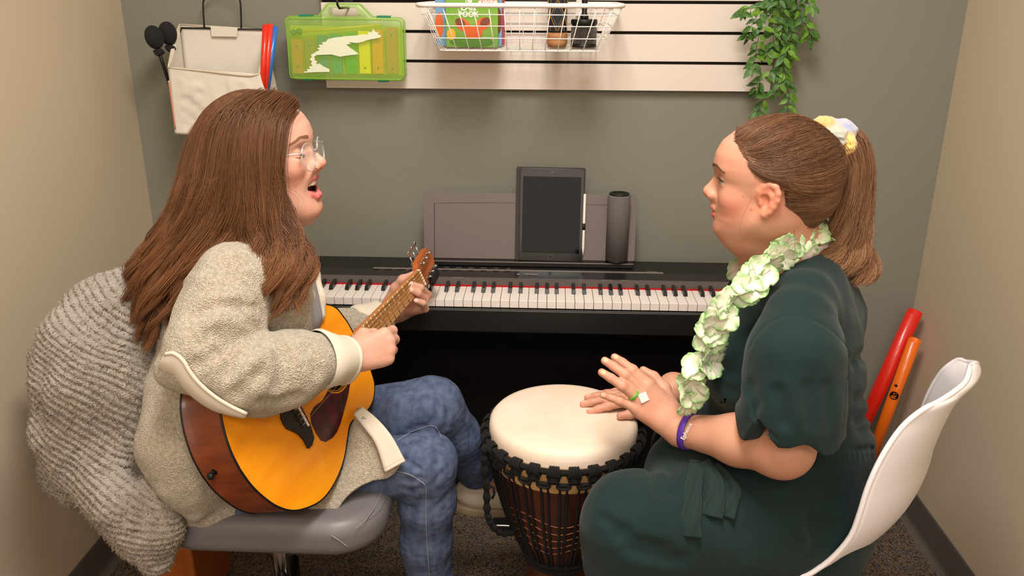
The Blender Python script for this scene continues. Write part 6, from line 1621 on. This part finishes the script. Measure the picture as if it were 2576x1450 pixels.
    child(MB().box((-.0085, -.0085, -.003), (.0085, .0085, .0022), M).build('square_ring_stone', m_wht, None, bevel=.001))
    A3 = hd['m']
    # -------- hair: cap, swept strands, ponytail, scrunchie
    bun = (HRo-P(0, 0, 1)*0); bp = f(2078, 372, 1.50)
    HB = Sdf(); HB.ell(Wr((-.018, 0, .030)), (.108, .0825, .0885), 0, R=HRR); HB.cone(Wr((-.07, 0, -.02)), Wr((-.055, 0, -.055)), .048, .036, .03); HB.cone(Wr((-.075, 0, .045)), bp, .034, .016, .03)
    HL = [(.058, 0.0, .098), (.062, .030, .086), (.052, .052, .072), (.030, .066, .050), (.030, .072, .044), (.022, .075, .036), (.008, .078, .035), (-.012, .080, .034), (-.030, .080, .020), (-.034, .077, -.020), (-.048, .066, -.048), (-.054, .056, -.066), (-.062, .030, -.078), (-.066, 0, -.082)]
    def cut(p):
        q = (p-HRo)@HRR; zl = np.interp(q[:, 2], [-.09, -.06, -.035, -.006, .014, .030, .040, .048, .06, .072, .09, .12], [-.055, -.050, -.036, -.030, -.028, -.024, .010, .032, .046, .056, .064, .060])
        return -(q[:, 0]-zl)
    HB._a('s', cut, Wr((.06, 0, 0)), .15, .004)
    child(finish('hair', HB, .003, m_hairRb, None))
    bl = (bp-HRo)@HRR
    ec = np.array([-.018, 0, .030]); er = np.array([.1085, .0830, .0890])
    def surf(p, k=1.0):
        q = (p-ec)/er; n = np.sqrt((q**2).sum(-1, keepdims=True)); return ec+q/n*er*k
    C = []; CC = []; hl = catmull(HL, 8); dark = np.array(lin((92, 62, 44))[:3]); mid = np.array(lin((146, 104, 74))[:3]); lt = np.array(lin((204, 154, 112))[:3])
    for k in range(int(12000/QF)):
        y = 1 if rng.uniform() < .72 else -1; h_ = hl[rng.integers(0, len(hl))]+rng.normal(size=3)*.0022; h_ = h_*np.array([1, y, 1]); s0 = rng.uniform(0, .75)**1.6; n = 20; tt = np.linspace(s0, 1, n)[:, None]
        tgt = bl+np.array([.012, y*.004, rng.uniform(-.014, .014)]); p = h_*(1-tt)+tgt*tt
        low = h_[2] < -.0
        bow = np.array([-.02 if low else 0, y*.02, -.018 if not low else -.012])*np.sin(tt*pi)
        ps = surf(p+bow, 1.0); w_ = np.clip((tt-.72)/.28, 0, 1)**1.5; p = ps*(1-w_)+(p)*w_
        lift = rng.uniform(.0, .0030)*np.sin(np.clip(tt*1.1, 0, 1)*pi)**.5*(1+.8*np.sin(h_[2]*260+h_[0]*90)); p = p+(p-ec)/np.linalg.norm(p-ec, axis=1, keepdims=True)*lift
        C.append(HRo+p@HRR.T); g = rng.uniform(); g = g*.6+.4*(.5+.5*sin(h_[2]*300+h_[0]*140)); c_ = dark*(1-g)+mid*g; c_ = c_*(1-max(0, g-.75)*1.5)+lt*max(0, g-.75)*1.5; CC.append(c_)
    C = push_out(C, [HB, Sh], .0005, .0024)
    child(strands('hair_strands', C, .00030, m_hairR, None, r1=.00028, rcol=np.array(CC)))
    # ponytail
    PT = Sdf(); PT.chain([bp, f(2115, 400, 1.50), f(2130, 480, 1.50), f(2132, 560, 1.50), f(2140, 640, 1.49)], [.018, .022, .027, .024, .010], .03)
    child(finish('ponytail', PT, .003, m_hairRb, None))
    guides = [[(2085, 385, 1.47), (2108, 372, 1.455), (2135, 420, 1.455), (2120, 500, 1.455), (2100, 570, 1.45), (2088, 615, 1.445), (2075, 635, 1.44), (2085, 650, 1.435)],
              [(2085, 375, 1.48), (2130, 355, 1.46), (2150, 420, 1.455), (2138, 500, 1.45), (2125, 580, 1.45), (2115, 640, 1.445), (2110, 680, 1.44), (2140, 695, 1.44)],
              [(2085, 370, 1.49), (2145, 345, 1.47), (2170, 420, 1.465), (2160, 500, 1.46), (2160, 580, 1.455), (2150, 640, 1.45), (2140, 680, 1.45), (2160, 705, 1.45)],
              [(2085, 365, 1.50), (2155, 338, 1.49), (2185, 410, 1.485), (2180, 500, 1.48), (2178, 580, 1.475), (2180, 640, 1.47), (2172, 690, 1.47), (2150, 700, 1.47)],
              [(2085, 375, 1.51), (2150, 345, 1.52), (2180, 420, 1.52), (2184, 500, 1.51), (2170, 590, 1.50), (2172, 650, 1.49), (2182, 690, 1.49), (2178, 690, 1.48)]]
    Gd = np.array([catmull([f(*q) for q in g_], 5) for g_ in guides]); ng, nk_ = Gd.shape[:2]; tt = np.linspace(0, 1, nk_); C = []; CC = []
    for l in range(36):
        sl_ = (l+rng.uniform())/36*(ng-1); ph = rng.uniform(0, 6.28); fr = rng.uniform(1.8, 3); amp = rng.uniform(.5, 1.2); tone = rng.uniform(); Lc = rng.uniform(.78, 1.02)
        for s_ in range(int(90/QF)):
            s0 = np.clip(sl_+rng.normal()*.14, 0, ng-1.001); i0 = int(s0); w_ = s0-i0; g_ = Gd[i0]*(1-w_)+Gd[i0+1]*w_; wv = np.clip(tt-.35, 0, 1)
            off = amp*.045*wv[:, None]*np.stack([np.sin(tt*fr*6.28+ph), .7*np.cos(tt*fr*6.28+ph), .3*np.sin(tt*fr*6.28+ph+1)], 1)
            p = g_+off+rng.normal(size=3)*np.array([.0035, .004, .003])*(1.3-.5*tt[:, None]); ln = Lc*rng.uniform(.92, 1.02)
            idx = np.clip(np.linspace(0, ln, 26), 0, 1)*(nk_-1); a = np.minimum(idx.astype(int), nk_-2); q = idx-a; p = p[a]*(1-q)[:, None]+p[a+1]*q[:, None]; C.append(p)
            tn = np.clip(tone*.7+rng.uniform(-.2, .3), 0, 1); t26 = np.linspace(0, 1, 26)[:, None]; b_ = dark*(1-tn)+mid*tn; CC.append(b_*(1-t26*.65)+(mid*(1-tn)+lt*tn)*t26*.65)
    child(strands('ponytail_strands', C, .00038, m_hairR, None, r1=.0003, rcol=np.array(CC)))
    C = []
    for k in range(70):
        g_ = Gd[rng.integers(0, ng)]; st = g_[rng.integers(8, nk_-3)]; d = norm(np.array([rng.uniform(-.4, 1), rng.uniform(-.2, .2), rng.uniform(-1, .1)])); n = 20; t_ = np.linspace(0, 1, n)[:, None]; ph = rng.uniform(0, 6)
        C.append(st+d*rng.uniform(.02, .06)*t_+.006*t_*np.concatenate([np.sin(t_*7+ph), .5*np.cos(t_*6+ph), np.cos(t_*7+ph)], 1))
    for k in range(7):   # wisps at the nape and temple
        h_ = np.array([-.055, .055, -.07])+rng.normal(size=3)*.008; d = np.array([rng.uniform(-.2, .5), .2, -1]); n = 20; t_ = np.linspace(0, 1, n)[:, None]
        C.append(HRo+(h_+d*rng.uniform(.02, .05)*t_)@HRR.T)
    t_ = np.linspace(0, 1, 20)[:, None]; C.append(HRo+(np.array([.022, .074, -.012])+np.array([.012, -.002, -.075])*t_+np.array([.006, 0, 0])*np.sin(t_*pi))@HRR.T)
    child(strands('flyaway_hair', C, .0003, m_hairR, None, rcol=np.tile(mid, (len(C), 1))))['kind'] = 'stuff'
    # scrunchie: puffy ring around the root of the ponytail
    sc = bp+np.array([.018, -.004, .004]); 
    m_scr = {}
    blobs = [((2075, 322, 1.475), (.026, .022, .021), (214, 166, 92)), ((2074, 348, 1.465), (.020, .020, .024), (220, 160, 100)), ((2118, 320, 1.475), (.023, .018, .014), (150, 160, 192)), ((2100, 342, 1.455), (.020, .018, .016), (158, 170, 162)), ((2132, 334, 1.47), (.017, .016, .016), (146, 158, 190)), ((2106, 358, 1.450), (.016, .013, .011), (168, 178, 170)), ((2126, 368, 1.46), (.019, .018, .022), (222, 182, 84)), ((2114, 386, 1.465), (.018, .015, .017), (222, 178, 92)), ((2092, 382, 1.465), (.012, .014, .018), (190, 84, 104)), ((2103, 402, 1.475), (.014, .014, .013), (208, 120, 110))]
    Z = Sdf(); zp = Paint((230, 200, 150)); r = random.Random(5)
    for (x, y, Y), rr, rgb in blobs:
        c = f(x, y, Y); Z.ell(c, rr, .004); zp.ell(c, np.array(rr)*1.15, rgb, 1, .5)
        a0 = r.uniform(0, 3.1)
        for dd_ in (-.006, .006): 
            u_ = np.array([cos(a0), 0, sin(a0)]); v_ = np.array([-sin(a0), 0, cos(a0)]); b0 = c+np.array([0, -rr[1]*.95, 0])+v_*dd_
            Z.groove([b0-u_*.014, b0+np.array([0, -.001, 0]), b0+u_*.014], .0022, .0028)
    Z.chain([f(2090, 330, 1.50), f(2130, 345, 1.50), f(2118, 390, 1.50), f(2085, 385, 1.50), f(2080, 340, 1.50)], [.02, .02, .02, .02, .02], .008)
    Z.disp(lambda p: np.abs(vnoise(p*np.array([1, 1, .6]), 85, 3))*.0045+vnoise(p, 150, 8)*.0008-.001, f(2100, 350, 1.48), .09)
    m_scrunch = mat('pastel_velvet', (230, 200, 150), .85, attr=True, sheen=.5, bump=(700, .3, 'noise', .001))
    v, fc = Z.mesh(.0017*QF); child(np_mesh('scrunchie', v, fc, m_scrunch, None, True, zp.apply(v)))
    return t
woman_right()
# ---------------------------------------------------------------- flower lei
m_petal = mat('lei_petal', (226, 232, 206), .8, attr=True, alpha=1.0, sss=.0, sheen=.2)
m_petal.node_tree.nodes['Principled BSDF'].inputs['Transmission Weight'].default_value = 0.0
def lei():
    pth = [(2078, 588, 1.50), (2052, 596, 1.455), (2010, 606, 1.425), (1965, 630, 1.40), (1925, 668, 1.37), (1888, 705, 1.35), (1848, 745, 1.335), (1822, 790, 1.33), (1800, 835, 1.33), (1780, 880, 1.335), (1765, 930, 1.34), (1742, 975, 1.345), (1735, 1020, 1.35)]
    far = [(1950, 652, 1.56), (1905, 640, 1.56), (1866, 690, 1.50), (1842, 715, 1.47)]
    near = catmull([P(*q) for q in pth], 6)
    t = thing('flower_lei', 'pale green and white fabric flower lei hanging round the neck of the drummer', 'lei', tuple(near[0])); o = near[0]
    MB().tube(near-o, .0012, 6).build('string', m_wht, t, smooth=True)
    r = random.Random(11); acc = 0; k = 0
    g1 = np.array(lin((122, 196, 84))[:3]); g0 = np.array(lin((238, 236, 216))[:3])
    d = np.cumsum([0]+[np.linalg.norm(near[i]-near[i-1]) for i in range(1, len(near))]); L_ = d[-1]; n = 30
    spots = []
    for i in range(n):
        s = L_*(i+.3)/n; j = min(np.searchsorted(d, s), len(near)-1); T_ = norm(near[min(j+1, len(near)-1)]-near[max(j-1, 0)]); spots.append((near[j], T_))
    fr = catmull([P(*q) for q in far], 3)
    for j in range(0, len(fr)-1, 3): spots.append((fr[j], norm(fr[j+1]-fr[j])))
    for i, (c, T_) in enumerate(spots):
        e1 = norm(np.cross(T_, (0, 1, 0))); out = norm(np.array([r.uniform(-.35, .35), -1, r.uniform(-.15, .55)])+e1*r.uniform(-.9, .9))
        ax = norm(out+T_*r.uniform(-.5, .5)); c = c+ax*r.uniform(-.004, .006)+e1*r.uniform(-.010, .010)
        u = norm(np.cross(ax, (.3, .2, 1))); w = np.cross(ax, u); vs = []; fs = []; cols = []; a0 = r.uniform(0, 6.28)
        for p_ in range(5):
            a = a0+2*pi*p_/5+r.uniform(-.12, .12); R_ = r.uniform(.028, .035); cup = r.uniform(-.05, .55); Wp = R_*.52
            base = len(vs); NR, NC = 8, 7
            for ii in range(NR):
                s = ii/(NR-1); wid = Wp*sin(min(s*1.18, 1)*pi*.5)**.8*(1-.45*max(0, s-.75)/.25)
                for jj in range(NC):
                    q = jj/(NC-1)*2-1; rad = R_*(s*(1-.10*q*q*s)+.02*sin(q*9+p_)*s); rip = .0022*sin(q*7+i+p_*2)*s
                    ca, sa = cos(a), sin(a); dr = u*ca+w*sa; tn = -u*sa+w*ca
                    vs.append(c+dr*rad*cos(cup*.8)+ax*(rad*sin(cup*.8)-.007*s*s*cup+rip+abs(q)*.004*s)+tn*q*wid-o)
                    m_ = np.clip(max(s-.62, 0)/.34+max(abs(q)-.7, 0)*1.4*s, 0, 1)**1.1; vein = .04*sin(q*22); cols.append(g0*(1-m_*.8)*(1+vein)+g1*m_*.8)
            fs += [(base+ii*NC+jj, base+(ii+1)*NC+jj, base+(ii+1)*NC+jj+1, base+ii*NC+jj+1) for ii in range(NR-1) for jj in range(NC-1)]
        fl = np_mesh('flower', np.array(vs), np.array(fs), m_petal, t, True, np.array(cols))
        md = fl.modifiers.new('solid', 'SOLIDIFY'); md.thickness = .0003
lei()
# ---------------------------------------------------------------- chenille blanket
def blanket():
    f = P
    B = Sdf()
    B.chain([f(350, 745, 1.50), f(250, 790, 1.45), f(190, 850, 1.42)], [.050, .055, .050], .04)
    B.chain([f(190, 850, 1.40), f(165, 960, 1.37), f(160, 1080, 1.36), f(190, 1180, 1.36)], [.052, .050, .046, .038], .03)
    B.chain([f(340, 800, 1.47), f(310, 950, 1.42), f(300, 1100, 1.40), f(330, 1180, 1.38)], [.070, .080, .072, .05], .05)
    B.cone(f(240, 900, 1.40), f(250, 1120, 1.38), .072, .058, .05)
    B.chain([f(130, 900, 1.55), f(140, 1050, 1.52), f(160, 1190, 1.50), f(190, 1240, 1.48)], [.042, .042, .038, .03], .02)
    B.chain([f(300, 1180, 1.34), f(330, 1260, 1.31), f(370, 1340, 1.29), f(392, 1405, 1.28)], [.060, .058, .048, .028], .03)
    B.chain([f(220, 1150, 1.36), f(270, 1240, 1.33), f(330, 1350, 1.30)], [.050, .036, .028], .03)
    B.cone(f(400, 1230, 1.30), f(410, 1330, 1.28), .035, .030, .03)
    for pts, w, dp in ((((230, 1150), (300, 1175), (390, 1160)), .012, .016), (((220, 1190), (300, 1215), (400, 1180)), .010, .012), (((180, 1130), (210, 1190), (250, 1270), (300, 1350)), .010, .014), (((110, 870), (100, 950), (102, 1050), (110, 1120)), .010, .012), (((200, 1150), (260, 1160), (310, 1195)), .009, -.008), (((250, 1225), (330, 1245), (410, 1215)), .011, -.006), (((240, 1250), (330, 1275), (400, 1240)), .009, .008)):
        B.groove([p-norm(p-np.array([0, 0, H]))*.05 for p in [f(x, y, 1.36) for x, y in pts]], w*2.2, dp)
    dirv = norm(np.array([.55, .25, .80])); dir2 = norm(np.array([.9, -.1, -.45]))
    def ribs(p):
        wob = vnoise(p, 9, 3)*.012+vnoise(p, 26, 8)*.004; s = p@dirv+wob; m = 1/(1+np.exp((p[:, 2]-.56)/.012)); s2 = p@norm(np.array([.25, 0, .95]))+wob
        r1 = np.abs(np.sin(s*pi/.0125)); r2 = np.abs(np.sin(s2*pi/.013)); return -.0062*(r1*(1-m)+r2*m)+vnoise(p, 150, 5)*.0014+vnoise(p, 60, 6)*.0012+vnoise(p, 11, 2)*.006
    B.disp(ribs, f(250, 1000, 1.42), .9)
    m_bl = mat('chenille', (148, 134, 119), .95, var=(70, (180, 168, 152), .8), bump=(420, 1.0, 'voronoi', .004), sheen=.5, spec=.1)
    v, fc = B.mesh(.0034*QF)
    o = v[np.argmin(v[:, 2])].copy(); o[2] = v[:, 2].min()
    t = thing('chenille_blanket', 'thick ribbed gray-beige chenille blanket draped over the back of the desk chair', 'blanket', tuple(o))
    np_mesh('draped_cloth', v-o, fc, m_bl, t)
    # tufts
    nt = int(26000/QF); n_v = len(v); ix = rng.integers(0, n_v, nt); p0 = v[ix]; e = .002
    tri = None
    # approximate normals from the mesh
    nr = np.zeros_like(v); a, b, c, d = [v[fc[:, i]] for i in range(4)]; fn_ = np.cross(c-a, d-b)
    for i in range(4): np.add.at(nr, fc[:, i], fn_)
    nr /= np.linalg.norm(nr, axis=1, keepdims=True)+1e-12; nn = nr[ix]
    keep = nn[:, 1] < .35; p0, nn = p0[keep], nn[keep]; m_ = len(p0)
    tip = nn*rng.uniform(.0015, .0038, (m_, 1))+rng.normal(size=(m_, 3))*.0016+np.array([0, 0, -.002]); s = np.linspace(0, 1, 3)[None, :, None]
    C = p0[:, None]-o-nn[:, None]*.001+tip[:, None]*s
    base = np.array(lin((158, 144, 128))[:3]); tone = rng.uniform(.55, 1.15, (m_, 1)); 
    m_tf = mat('chenille_tuft', (170, 158, 144), .95, attr=True, spec=.1)
    tf = strands('tufts', C, .0013, m_tf, t, r1=.0008, rcol=base*tone); tf['kind'] = 'stuff'
blanket()
